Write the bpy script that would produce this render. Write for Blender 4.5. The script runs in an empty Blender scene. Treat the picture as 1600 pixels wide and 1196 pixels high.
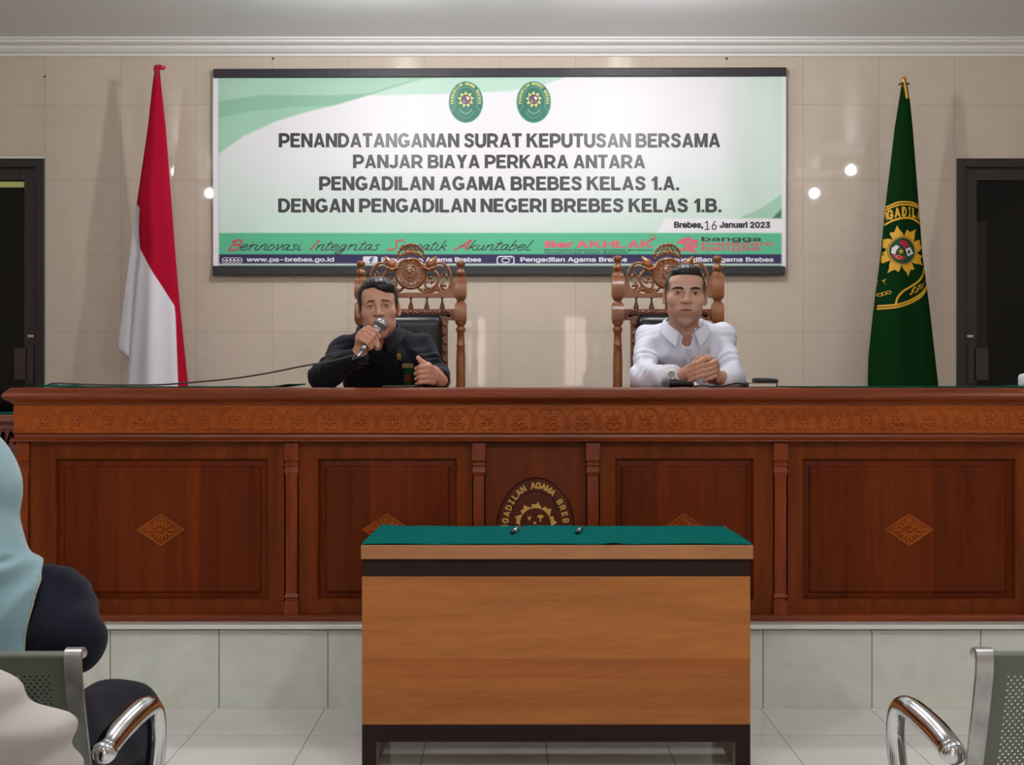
import bpy, bmesh, math, random
import numpy as np
from mathutils import Vector, Matrix, geometry

# ---------------------------------------------------------------- camera, world, light, exposure
sc = bpy.context.scene
col = sc.collection
F, CX, CY, H = 2200.0, 800.0, 598.0, 1.198     # focal length in pixels of a 1600 px wide frame, eye height
def P(px, py, D):                               # a point seen at (px, py), D metres into the room
    return Vector(((px - CX) / F * D, D, H - (py - CY) / F * D))
cam_data = bpy.data.cameras.new('camera')
cam = bpy.data.objects.new('camera', cam_data)
col.objects.link(cam)
cam.location = (0, 0, H)
cam.rotation_euler = (math.pi / 2, 0, 0)
cam_data.sensor_width = 36.0
cam_data.lens = F / 1600.0 * 36.0
cam_data.clip_start = 0.05
sc.camera = cam
sc.view_settings.view_transform = 'Standard'
sc.view_settings.look = 'None'
sc.view_settings.gamma = 1.0
sc.view_settings.use_curve_mapping = False
sc.view_settings.exposure = -0.22
world = bpy.data.worlds.new('world')
sc.world = world
world.use_nodes = True
world.node_tree.nodes['Background'].inputs[0].default_value = (0.8, 0.9, 1.0, 1)
world.node_tree.nodes['Background'].inputs[1].default_value = 0.25

WALL_Y, CEIL_Z, DAIS_Z = 7.43, 3.0, 0.313
LAMPS = [(-0.67, 6.0, 38), (0.67, 6.0, 38), (-2.6, 3.95, 7), (2.6, 4.06, 10), (-2.6, 2.75, 7), (2.6, 2.75, 10),
         (-0.9, 1.9, 54), (0.9, 1.9, 58), (-2.6, -0.6, 20), (2.6, -0.6, 22), (0.0, -2.2, 40)]  # first pair here is added, placed to brighten the floor and table

# ---------------------------------------------------------------- colours and materials
def C(r, g, b):
    f = lambda v: (v / 255 / 12.92) if v / 255 <= 0.04045 else ((v / 255 + 0.055) / 1.055) ** 2.4
    return (f(r), f(g), f(b), 1.0)
MATS = {}
def new_mat(name):
    m = bpy.data.materials.new(name)
    m.use_nodes = True
    MATS[name] = m
    nt = m.node_tree
    return m, nt, nt.nodes['Principled BSDF']
def mat(name, c, rough=0.5, metal=0.0, spec=0.5, coat=0.0, sheen=0.0, bump=0.0, bscale=60.0, var=0.0, vscale=8.0, attr=None, sss=0.0):
    m, nt, b = new_mat(name)
    N, L = nt.nodes, nt.links
    b.inputs['Base Color'].default_value = c
    b.inputs['Roughness'].default_value = rough
    b.inputs['Metallic'].default_value = metal
    b.inputs['Specular IOR Level'].default_value = spec
    b.inputs['Coat Weight'].default_value = coat
    b.inputs['Coat Roughness'].default_value = 0.12
    b.inputs['Sheen Weight'].default_value = sheen
    if sss:
        b.inputs['Subsurface Weight'].default_value = sss
        b.inputs['Subsurface Radius'].default_value = (0.01, 0.004, 0.002)
        b.inputs['Subsurface Scale'].default_value = 0.6
    tc = N.new('ShaderNodeTexCoord')
    src = None
    if attr:
        a = N.new('ShaderNodeAttribute'); a.attribute_name = attr
        src = a.outputs['Color']
    if var:
        nz = N.new('ShaderNodeTexNoise'); nz.inputs['Scale'].default_value = vscale; nz.inputs['Detail'].default_value = 5
        L.new(tc.outputs['Object'], nz.inputs['Vector'])
        mr = N.new('ShaderNodeMapRange'); mr.inputs[1].default_value = 0.3; mr.inputs[2].default_value = 0.7
        mr.inputs[3].default_value = 1 - var; mr.inputs[4].default_value = 1 + var
        L.new(nz.outputs['Fac'], mr.inputs[0])
        mx = N.new('ShaderNodeVectorMath'); mx.operation = 'SCALE'
        if src is None:
            mx.inputs[0].default_value = c[:3]
        else:
            L.new(src, mx.inputs[0])
        L.new(mr.outputs[0], mx.inputs['Scale'])
        src = mx.outputs[0]
    if src is not None:
        L.new(src, b.inputs['Base Color'])
    if bump:
        n2 = N.new('ShaderNodeTexNoise'); n2.inputs['Scale'].default_value = bscale; n2.inputs['Detail'].default_value = 4
        L.new(tc.outputs['Object'], n2.inputs['Vector'])
        bp = N.new('ShaderNodeBump'); bp.inputs['Strength'].default_value = bump; bp.inputs['Distance'].default_value = 0.01
        L.new(n2.outputs['Fac'], bp.inputs['Height'])
        L.new(bp.outputs[0], b.inputs['Normal'])
    return m
def wood(name, c1, c2, stretch=(14, 14, 1.2), rough=0.35, coat=0.3, scale=1.0, fine=0.35, planks=None, spec=0.5):
    """wood with grain running along the axis with the smallest stretch; planks = (axis, [edges], [factors])"""
    m, nt, b = new_mat(name)
    N, L = nt.nodes, nt.links
    tc = N.new('ShaderNodeTexCoord')
    mp = N.new('ShaderNodeMapping'); mp.inputs['Scale'].default_value = [s * scale for s in stretch]
    L.new(tc.outputs['Object'], mp.inputs['Vector'])
    n1 = N.new('ShaderNodeTexNoise'); n1.inputs['Scale'].default_value = 1.0; n1.inputs['Detail'].default_value = 6; n1.inputs['Distortion'].default_value = 0.6
    L.new(mp.outputs[0], n1.inputs['Vector'])
    mp2 = N.new('ShaderNodeMapping'); mp2.inputs['Scale'].default_value = [s * scale * 9 for s in stretch]
    L.new(tc.outputs['Object'], mp2.inputs['Vector'])
    n2 = N.new('ShaderNodeTexNoise'); n2.inputs['Scale'].default_value = 1.0; n2.inputs['Detail'].default_value = 3
    L.new(mp2.outputs[0], n2.inputs['Vector'])
    mixf = N.new('ShaderNodeMix'); mixf.data_type = 'FLOAT'; mixf.inputs[0].default_value = fine
    L.new(n1.outputs['Fac'], mixf.inputs[2]); L.new(n2.outputs['Fac'], mixf.inputs[3])
    rp = N.new('ShaderNodeValToRGB')
    rp.color_ramp.elements[0].position = 0.34; rp.color_ramp.elements[0].color = c1
    rp.color_ramp.elements[1].position = 0.66; rp.color_ramp.elements[1].color = c2
    L.new(mixf.outputs[0], rp.inputs['Fac'])
    src = rp.outputs['Color']
    if planks:
        axis, edges, facs = planks
        sp = N.new('ShaderNodeSeparateXYZ'); L.new(tc.outputs['Object'], sp.inputs[0])
        lo, hi = edges[0], edges[-1]
        mr = N.new('ShaderNodeMapRange'); mr.inputs[1].default_value = lo; mr.inputs[2].default_value = hi
        L.new(sp.outputs[axis], mr.inputs[0])
        r2 = N.new('ShaderNodeValToRGB'); r2.color_ramp.interpolation = 'CONSTANT'
        el = r2.color_ramp.elements
        while len(el) < len(facs): el.new(0.5)
        for i, f in enumerate(facs):
            el[i].position = (edges[i] - lo) / (hi - lo)
            el[i].color = (f if isinstance(f, tuple) else (f, f, f)) + (1,)
        L.new(mr.outputs[0], r2.inputs['Fac'])
        vm = N.new('ShaderNodeVectorMath'); vm.operation = 'MULTIPLY'
        L.new(src, vm.inputs[0]); L.new(r2.outputs['Color'], vm.inputs[1])
        src = vm.outputs[0]
    L.new(src, b.inputs['Base Color'])
    b.inputs['Roughness'].default_value = rough
    b.inputs['Coat Weight'].default_value = coat
    b.inputs['Coat Roughness'].default_value = 0.15
    b.inputs['Specular IOR Level'].default_value = spec
    return m
def tiles(name, ax, origin, pitch, c1, c2, mortar, rough, msize=0.0016, spec=0.5, marble=0.0):
    m, nt, b = new_mat(name)
    N, L = nt.nodes, nt.links
    tc = N.new('ShaderNodeTexCoord')
    sp = N.new('ShaderNodeSeparateXYZ'); L.new(tc.outputs['Object'], sp.inputs[0])
    cb = N.new('ShaderNodeCombineXYZ')
    for k in range(2):
        ad = N.new('ShaderNodeMath'); ad.operation = 'SUBTRACT'; ad.inputs[1].default_value = origin[k] - 40 * pitch
        L.new(sp.outputs[ax[k]], ad.inputs[0]); L.new(ad.outputs[0], cb.inputs[k])
    br = N.new('ShaderNodeTexBrick')
    br.offset = 0.0; br.squash = 1.0
    br.inputs['Scale'].default_value = 1.0
    br.inputs['Brick Width'].default_value = pitch; br.inputs['Row Height'].default_value = pitch
    br.inputs['Mortar Size'].default_value = msize; br.inputs['Mortar Smooth'].default_value = 0.1
    br.inputs['Color1'].default_value = c1; br.inputs['Color2'].default_value = c2; br.inputs['Mortar'].default_value = mortar
    L.new(cb.outputs[0], br.inputs['Vector'])
    src = br.outputs['Color']
    if marble:
        nz = N.new('ShaderNodeTexNoise'); nz.inputs['Scale'].default_value = 7; nz.inputs['Detail'].default_value = 7; nz.inputs['Distortion'].default_value = 1.2
        L.new(tc.outputs['Object'], nz.inputs['Vector'])
        mr = N.new('ShaderNodeMapRange'); mr.inputs[1].default_value = 0.35; mr.inputs[2].default_value = 0.65
        mr.inputs[3].default_value = 1 - marble; mr.inputs[4].default_value = 1 + marble
        L.new(nz.outputs['Fac'], mr.inputs[0])
        vm = N.new('ShaderNodeVectorMath'); vm.operation = 'SCALE'
        L.new(src, vm.inputs[0]); L.new(mr.outputs[0], vm.inputs['Scale'])
        src = vm.outputs[0]
    L.new(src, b.inputs['Base Color'])
    b.inputs['Roughness'].default_value = rough
    b.inputs['Specular IOR Level'].default_value = spec
    return m
def glow(name, c, strength):
    m, nt, b = new_mat(name)
    b.inputs['Base Color'].default_value = c
    b.inputs['Emission Color'].default_value = c
    b.inputs['Emission Strength'].default_value = strength
    return m

# ---------------------------------------------------------------- objects
OFF = {}                                             # world position of every root
def empty(name, loc=(0, 0, 0)):
    o = bpy.data.objects.new(name, None)
    o.location = loc
    o.empty_display_size = 0.1
    col.objects.link(o)
    OFF[o] = Vector(loc)
    return o
def tag(o, label=None, cat=None, group=None, kind=None):
    if label: o['label'] = label
    if cat: o['category'] = cat
    if group: o['group'] = group
    if kind: o['kind'] = kind
    return o
def thing(name, label, cat, loc=(0, 0, 0), group=None):
    return tag(empty(name, loc), label, cat, group)
def structure(o):
    o['kind'] = 'structure'
    return o
def link_mesh(name, me, parent=None, origin=None):
    """me holds world coordinates; origin = where a top-level mesh keeps its own origin"""
    o = bpy.data.objects.new(name, me)
    col.objects.link(o)
    if parent is not None:
        off = OFF[parent]
        o.parent = parent
        OFF[o] = off
    else:
        off = Vector(origin) if origin is not None else Vector((0, 0, 0))
        o.location = off
        OFF[o] = off
    if off.length > 0:
        me.transform(Matrix.Translation(-off))
    return o
def copy_tree(o, loc=None, parent=None):
    c = o.copy()
    col.objects.link(c)
    if parent is not None: c.parent = parent
    if loc is not None: c.location = loc
    for ch in list(o.children): copy_tree(ch, None, c)
    return c

def catmull(pts, n=8, closed=False):
    p = [Vector(q) for q in pts]
    out = []
    m = len(p)
    rng = range(m) if closed else range(m - 1)
    for i in rng:
        if closed: a, b, c, d = p[(i - 1) % m], p[i], p[(i + 1) % m], p[(i + 2) % m]
        else:
            b, c = p[i], p[i + 1]
            a = p[i - 1] if i > 0 else b * 2 - c
            d = p[i + 2] if i + 2 < m else c * 2 - b
        for k in range(n):
            t = k / n
            out.append(0.5 * ((2 * b) + (c - a) * t + (2 * a - 5 * b + 4 * c - d) * t * t + (3 * b - a - 3 * c + d) * t ** 3))
    if not closed: out.append(p[-1].copy())
    return out

class MB:
    """collects shapes and links them as one mesh object"""
    def __init__(s):
        s.v, s.f, s.m = [], [], []
    def add(s, vs, fs, mi=0):
        n = len(s.v)
        s.v += [tuple(q) for q in vs]
        s.f += [tuple(i + n for i in f) for f in fs]
        s.m += [mi] * len(fs)
        return s
    def box(s, x0, x1, y0, y1, z0, z1, mi=0):
        v = [(x, y, z) for z in (z0, z1) for y in (y0, y1) for x in (x0, x1)]
        return s.add(v, [(0, 2, 3, 1), (4, 5, 7, 6), (0, 1, 5, 4), (2, 6, 7, 3), (0, 4, 6, 2), (1, 3, 7, 5)], mi)
    def grid(s, fn, nu, nv, mi=0, closed_u=False):
        vs = [fn(i / (nu if closed_u else nu - 1), j / (nv - 1)) for j in range(nv) for i in range(nu)]
        fs = []
        for j in range(nv - 1):
            for i in range(nu if closed_u else nu - 1):
                i2 = (i + 1) % nu
                fs.append((j * nu + i, j * nu + i2, (j + 1) * nu + i2, (j + 1) * nu + i))
        return s.add(vs, fs, mi)
    def tube(s, pts, rad, n=8, mi=0, closed=False, flat=1.0, up=None):
        pts = [Vector(p) for p in pts]
        m = len(pts)
        if not hasattr(rad, '__len__'): rad = [rad] * m
        vs, fs = [], []
        prev = None
        for i, p in enumerate(pts):
            if closed: t = pts[(i + 1) % m] - pts[(i - 1) % m]
            else: t = pts[min(i + 1, m - 1)] - pts[max(i - 1, 0)]
            if t.length < 1e-9: t = Vector((0, 0, 1))
            t.normalize()
            if prev is None:
                a = Vector(up) if up is not None else (Vector((0, 1, 0)) if abs(t.y) < 0.9 else Vector((1, 0, 0)))
            else: a = prev
            a = a - t * a.dot(t)
            if a.length < 1e-6: a = t.orthogonal()
            a.normalize()
            prev = a
            b = t.cross(a)
            for k in range(n):
                w = 2 * math.pi * k / n
                vs.append(p + (a * math.cos(w) * flat + b * math.sin(w)) * rad[i])
        for i in range(m if closed else m - 1):
            for k in range(n):
                k2 = (k + 1) % n
                i2 = (i + 1) % m
                fs.append((i * n + k, i * n + k2, i2 * n + k2, i2 * n + k))
        if not closed:
            fs.append(tuple(range(n - 1, -1, -1)))
            fs.append(tuple((m - 1) * n + k for k in range(n)))
        return s.add(vs, fs, mi)
    def lathe(s, prof, c=(0, 0, 0), n=20, mi=0, M=None, square=None):
        """prof = [(r, z)]; M = optional matrix taking the axis elsewhere"""
        vs, fs = [], []
        for r, z in prof:
            for k in range(n):
                w = 2 * math.pi * (k + 0.5) / n
                p = Vector((r * math.cos(w), r * math.sin(w), z))
                if M is not None: p = M @ p
                vs.append(p + Vector(c))
        for i in range(len(prof) - 1):
            for k in range(n):
                k2 = (k + 1) % n
                fs.append((i * n + k, i * n + k2, (i + 1) * n + k2, (i + 1) * n + k))
        fs.append(tuple(range(n - 1, -1, -1)))
        fs.append(tuple((len(prof) - 1) * n + k for k in range(n)))
        return s.add(vs, fs, mi)
    def ball(s, c, r, n=10, m=7, mi=0, R=None):
        r = (r, r, r) if not hasattr(r, '__len__') else r
        vs, fs = [], []
        c = Vector(c)
        def q(x, y, z):
            p = Vector((x * r[0], y * r[1], z * r[2]))
            return c + (R @ p if R is not None else p)
        vs.append(q(0, 0, -1))
        for j in range(1, m):
            a = -math.pi / 2 + math.pi * j / m
            for k in range(n):
                w = 2 * math.pi * k / n
                vs.append(q(math.cos(a) * math.cos(w), math.cos(a) * math.sin(w), math.sin(a)))
        vs.append(q(0, 0, 1))
        for k in range(n):
            k2 = (k + 1) % n
            fs.append((0, 1 + k2, 1 + k))
            for j in range(m - 2):
                fs.append((1 + j * n + k, 1 + j * n + k2, 1 + (j + 1) * n + k2, 1 + (j + 1) * n + k))
            fs.append((len(vs) - 1, 1 + (m - 2) * n + k, 1 + (m - 2) * n + k2))
        return s.add(vs, fs, mi)
    def prism(s, poly, y0, y1, mi=0):
        """poly = [(x, z)] extruded from y0 (front) to y1"""
        n = len(poly)
        vs = [(x, y0, z) for x, z in poly] + [(x, y1, z) for x, z in poly]
        fs = [(i, (i + 1) % n, n + (i + 1) % n, n + i) for i in range(n)]
        tri = geometry.tessellate_polygon([[Vector((x, z, 0)) for x, z in poly]])
        for t in tri:
            fs.append(tuple(t)); fs.append(tuple(n + i for i in reversed(t)))
        return s.add(vs, fs, mi)
    def rings(s, rs, cap0=True, cap1=True, mi=0):
        """loft through equal-length closed rings of points"""
        n = len(rs[0])
        vs = [p for r in rs for p in r]
        fs = []
        for j in range(len(rs) - 1):
            for k in range(n):
                k2 = (k + 1) % n
                fs.append((j * n + k, j * n + k2, (j + 1) * n + k2, (j + 1) * n + k))
        if cap0: fs.append(tuple(range(n - 1, -1, -1)))
        if cap1: fs.append(tuple((len(rs) - 1) * n + k for k in range(n)))
        return s.add(vs, fs, mi)
    def build(s, name, mats, parent=None, smooth=False, bevel=0.0, origin=None, colors=None, solid=0.0, segs=2, recalc=True, auto=None):
        me = bpy.data.meshes.new(name)
        me.from_pydata(s.v, [], s.f)
        mats = mats if isinstance(mats, (list, tuple)) else [mats]
        for m in mats: me.materials.append(m)
        me.polygons.foreach_set('material_index', s.m)
        if recalc:
            bm = bmesh.new(); bm.from_mesh(me)
            bmesh.ops.recalc_face_normals(bm, faces=bm.faces)
            bm.to_mesh(me); bm.free()
        if smooth or auto: me.polygons.foreach_set('use_smooth', [True] * len(me.polygons))
        if auto: me.set_sharp_from_angle(angle=math.radians(auto))
        if colors is not None:
            at = me.color_attributes.new('Col', 'FLOAT_COLOR', 'POINT')
            at.data.foreach_set('color', np.asarray(colors, np.float32).ravel())
        o = link_mesh(name, me, parent, origin)
        if solid:
            md = o.modifiers.new('thickness', 'SOLIDIFY'); md.thickness = solid; md.offset = 0
        if bevel:
            md = o.modifiers.new('bevel', 'BEVEL'); md.width = bevel; md.segments = segs
            md.limit_method = 'ANGLE'; md.angle_limit = math.radians(40)
        return o

# ---------------------------------------------------------------- implicit shapes for bodies and cloth
class SDF:
    def __init__(s, lo, hi, h):
        s.lo = np.array(lo, float); s.h = h
        s.n = np.ceil((np.array(hi, float) - s.lo) / h).astype(int) + 1
        s.a = np.full(s.n, 9.0, np.float32)
    def win(s, lo, hi):
        i0 = np.maximum(np.floor((np.array(lo) - s.lo) / s.h).astype(int), 0)
        i1 = np.minimum(np.ceil((np.array(hi) - s.lo) / s.h).astype(int) + 1, s.n)
        if (i1 <= i0).any(): return None
        ax = [(s.lo[k] + s.h * np.arange(i0[k], i1[k])).astype(np.float32) for k in range(3)]
        return (tuple(slice(i0[k], i1[k]) for k in range(3)), ax[0][:, None, None], ax[1][None, :, None], ax[2][None, None, :])
    def mix(s, sl, d, k, op):
        A = s.a[sl]
        if op == 'u':
            h = np.clip(0.5 + 0.5 * (A - d) / k, 0, 1)
            s.a[sl] = A * (1 - h) + d * h - k * h * (1 - h)
        elif op == 's':
            h = np.clip(0.5 - 0.5 * (A + d) / k, 0, 1)
            s.a[sl] = A * (1 - h) - d * h + k * h * (1 - h)
    def cone(s, a, b, ra, rb, k=0.01, op='u', sq=None):
        a, b = np.array(a, float), np.array(b, float)
        sqv = np.array(sq if sq is not None else (1, 1, 1), float)
        r = max(ra, rb) * sqv.max() + k + 3 * s.h
        w = s.win(np.minimum(a, b) - r, np.maximum(a, b) + r)
        if w is None: return s
        sl, X, Y, Z = w
        ba = (b - a) / sqv
        q = [(X - a[0]) / sqv[0], (Y - a[1]) / sqv[1], (Z - a[2]) / sqv[2]]
        t = np.clip((q[0] * ba[0] + q[1] * ba[1] + q[2] * ba[2]) / max(ba @ ba, 1e-9), 0, 1)
        d = np.sqrt((q[0] - t * ba[0]) ** 2 + (q[1] - t * ba[1]) ** 2 + (q[2] - t * ba[2]) ** 2) - (ra + (rb - ra) * t)
        s.mix(sl, d.astype(np.float32), k, op)
        return s
    def chain(s, pts, rs, k=0.008, k0=None):
        for i in range(len(pts) - 1):
            s.cone(pts[i], pts[i + 1], rs[i], rs[i + 1], k if (i or k0 is None) else k0)
        return s
    def ell(s, c, r, k=0.01, op='u', R=None):
        c, r = np.array(c, float), np.array(r, float)
        m = (np.full(3, r.max()) if R is not None else r) + k + 3 * s.h
        w = s.win(c - m, c + m)
        if w is None: return s
        sl, X, Y, Z = w
        x, y, z = X - c[0], Y - c[1], Z - c[2]
        if R is not None:
            R = np.array(R)                      # columns = own axes
            x, y, z = (R[0, 0] * x + R[1, 0] * y + R[2, 0] * z, R[0, 1] * x + R[1, 1] * y + R[2, 1] * z, R[0, 2] * x + R[1, 2] * y + R[2, 2] * z)
        k0 = np.sqrt((x / r[0]) ** 2 + (y / r[1]) ** 2 + (z / r[2]) ** 2)
        k1 = np.sqrt((x / r[0] ** 2) ** 2 + (y / r[1] ** 2) ** 2 + (z / r[2] ** 2) ** 2)
        d = k0 * (k0 - 1) / np.maximum(k1, 1e-6)
        s.mix(sl, d.astype(np.float32), k, op)
        return s
    def cut(s, p, n, k=0.002):
        """keep the side of the plane through p that n points away from"""
        n = np.array(n, float); n /= np.linalg.norm(n)
        sl, X, Y, Z = s.win(s.lo, s.lo + s.h * s.n)
        d = ((X - p[0]) * n[0] + (Y - p[1]) * n[1] + (Z - p[2]) * n[2])
        d = np.broadcast_to(d, s.a.shape)
        s.a = np.maximum(s.a, d.astype(np.float32))
        return s
    def warp(s, fn, lo=None, hi=None):
        """add a displacement fn(X, Y, Z) (metres, positive = thinner)"""
        w = s.win(lo if lo is not None else s.lo, hi if hi is not None else s.lo + s.h * s.n)
        if w is None: return s
        sl, X, Y, Z = w
        s.a[sl] += fn(X, Y, Z).astype(np.float32)
        return s
    def mesh(s):
        a = s.a
        a = np.pad(a, 1, constant_values=9.0)
        lo = s.lo - s.h
        neg = a < 0
        nx, ny, nz = a.shape
        cnt = np.zeros((nx - 1, ny - 1, nz - 1), np.uint8)
        for i in (0, 1):
            for j in (0, 1):
                for k in (0, 1):
                    cnt += neg[i:nx - 1 + i, j:ny - 1 + j, k:nz - 1 + k]
        act = (cnt > 0) & (cnt < 8)
        I = np.argwhere(act)
        idx = np.full(act.shape, -1, np.int64)
        idx[act] = np.arange(len(I))
        sm = np.zeros((len(I), 3)); ct = np.zeros(len(I))
        corners = [(i, j, k) for i in (0, 1) for j in (0, 1) for k in (0, 1)]
        val = {c: a[I[:, 0] + c[0], I[:, 1] + c[1], I[:, 2] + c[2]].astype(float) for c in corners}
        for c in corners:
            for ax in range(3):
                if c[ax] == 0:
                    d = list(c); d[ax] = 1; d = tuple(d)
                    v0, v1 = val[c], val[d]
                    ok = (v0 < 0) != (v1 < 0)
                    t = np.where(ok, v0 / np.where(ok, v0 - v1, 1), 0)
                    p = np.tile(np.array(c, float), (len(I), 1)); p[:, ax] += t
                    sm[ok] += p[ok]; ct[ok] += 1
        V = lo + s.h * (I + sm / ct[:, None])
        quads = []
        for ax in range(3):
            b, c = (ax + 1) % 3, (ax + 2) % 3
            sl0 = [slice(None)] * 3; sl1 = [slice(None)] * 3
            sl0[ax] = slice(0, -1); sl1[ax] = slice(1, None)
            n0, n1 = neg[tuple(sl0)], neg[tuple(sl1)]
            E = np.argwhere(n0 != n1)
            E = E[(E[:, b] > 0) & (E[:, c] > 0)]
            flip = n1[E[:, 0], E[:, 1], E[:, 2]]
            def at(db, dc):
                q = E.copy(); q[:, b] -= db; q[:, c] -= dc
                return idx[q[:, 0], q[:, 1], q[:, 2]]
            q = np.stack([at(1, 1), at(0, 1), at(0, 0), at(1, 0)], 1)
            q[flip] = q[flip][:, ::-1]
            quads.append(q)
        Q = np.concatenate(quads)
        Q = Q[(Q >= 0).all(1)]
        return V, Q
def join_meshes(parts):
    V, Q, n = [], [], 0
    for v, q in parts:
        V.append(v); Q.append(q + n); n += len(v)
    return np.concatenate(V), np.concatenate(Q)
def relax(V, Q, it=2, lam=0.5):
    E = np.concatenate([Q[:, [0, 1]], Q[:, [1, 2]], Q[:, [2, 3]], Q[:, [3, 0]]])
    for _ in range(it):
        S = np.zeros_like(V); ct = np.zeros(len(V))
        for a, b in ((0, 1), (1, 0)):
            for k in range(3): S[:, k] += np.bincount(E[:, a], V[E[:, b], k], len(V))
            ct += np.bincount(E[:, a], minlength=len(V))
        V = V * (1 - lam) + lam * S / np.maximum(ct, 1)[:, None]
    return V
def np_mesh(name, V, Q, mats, parent=None, origin=None, colors=None):
    me = bpy.data.meshes.new(name)
    me.vertices.add(len(V)); me.vertices.foreach_set('co', np.asarray(V, np.float32).ravel())
    me.loops.add(len(Q) * 4); me.loops.foreach_set('vertex_index', np.asarray(Q, np.int32).ravel())
    me.polygons.add(len(Q)); me.polygons.foreach_set('loop_start', np.arange(0, len(Q) * 4, 4, dtype=np.int32))
    me.polygons.foreach_set('loop_total', np.full(len(Q), 4, np.int32))
    me.update(calc_edges=True); me.validate()
    for m in (mats if isinstance(mats, (list, tuple)) else [mats]): me.materials.append(m)
    me.polygons.foreach_set('use_smooth', [True] * len(me.polygons))
    if colors is not None:
        at = me.color_attributes.new('Col', 'FLOAT_COLOR', 'POINT')
        at.data.foreach_set('color', np.asarray(colors, np.float32).ravel())
    return link_mesh(name, me, parent, origin)

# ---------------------------------------------------------------- flat shapes: prints, letters
GL = {}
try:                                             # the sans-serif that ships inside Blender; its built-in letters otherwise
    import os
    FONT = bpy.data.fonts.load(os.path.join(bpy.utils.system_resource('DATAFILES'), 'fonts', 'Inter.woff2'))
except Exception:
    FONT = None
def glyph(body, bold=0.0, shear=0.0):
    key = (body, bold, shear)
    if key not in GL:
        cu = bpy.data.curves.new('t', 'FONT')
        if FONT: cu.font = FONT
        cu.body = body; cu.size = 1.0; cu.shear = shear; cu.resolution_u = 3
        ob = bpy.data.objects.new('t', cu)
        col.objects.link(ob)
        dg = bpy.context.evaluated_depsgraph_get()
        me = bpy.data.meshes.new_from_object(ob.evaluated_get(dg))
        v = np.array([q.co[:2] for q in me.vertices]).reshape(-1, 2)
        f = [tuple(p.vertices) for p in me.polygons]
        bpy.data.objects.remove(ob); bpy.data.curves.remove(cu); bpy.data.meshes.remove(me)
        if bold:                                 # heavier strokes: the same letters laid over themselves a little apart
            n, V, Fc = len(v), [], []
            for k in range(8):
                a = math.pi / 4 * k
                V.append(v + np.array([math.cos(a), math.sin(a)]) * bold); Fc += [tuple(i + n * k for i in q) for q in f]
            v, f = np.concatenate(V), Fc
        GL[key] = (v, f)
    return GL[key]
def ribbon(pts, w):
    """polyline as quads (2-D); w = width or list of widths"""
    p = np.array([(q[0], q[1]) for q in pts], float)
    n = len(p)
    w = np.full(n, w, float) if not hasattr(w, '__len__') else np.array(w, float)
    t = np.gradient(p, axis=0)
    t /= np.maximum(np.linalg.norm(t, axis=1), 1e-9)[:, None]
    nr = np.stack([-t[:, 1], t[:, 0]], 1) * w[:, None] / 2
    return np.concatenate([p + nr, p - nr]), [(i, i + 1, n + i + 1, n + i) for i in range(n - 1)]
def fill(poly, step=None):
    poly = [Vector((q[0], q[1])) for q in poly]
    n = len(poly)
    vs = list(poly)
    if step:
        x0, x1 = min(p.x for p in poly), max(p.x for p in poly)
        y0, y1 = min(p.y for p in poly), max(p.y for p in poly)
        x = x0 + step / 2
        while x < x1:
            y = y0 + step / 2
            while y < y1:
                vs.append(Vector((x, y))); y += step
            x += step
    r = geometry.delaunay_2d_cdt(vs, [(i, (i + 1) % n) for i in range(n)], [], 1, 1e-5)
    return np.array([(v.x, v.y) for v in r[0]]), [tuple(f) for f in r[2]]
def ellipse(cx, cy, a, b, n=40, t0=0, t1=2 * math.pi):
    full = abs(t1 - t0 - 2 * math.pi) < 1e-6
    m = n if full else n - 1
    return [(cx + a * math.cos(t0 + (t1 - t0) * i / m), cy + b * math.sin(t0 + (t1 - t0) * i / m)) for i in range(n)]
def _arc(cx, cy, rx, ry, a0, a1, n=14):
    return [(cx + rx * math.cos(math.radians(a0 + (a1 - a0) * i / (n - 1))), cy + ry * math.sin(math.radians(a0 + (a1 - a0) * i / (n - 1)))) for i in range(n)]
_ST = [(.1, 0), (.1, 1)]
_PB = [(.1, .905), (.38, .905)] + _arc(.38, .65, .26, .255, 90, -90) + [(.1, .395)]
_V = .20
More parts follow.
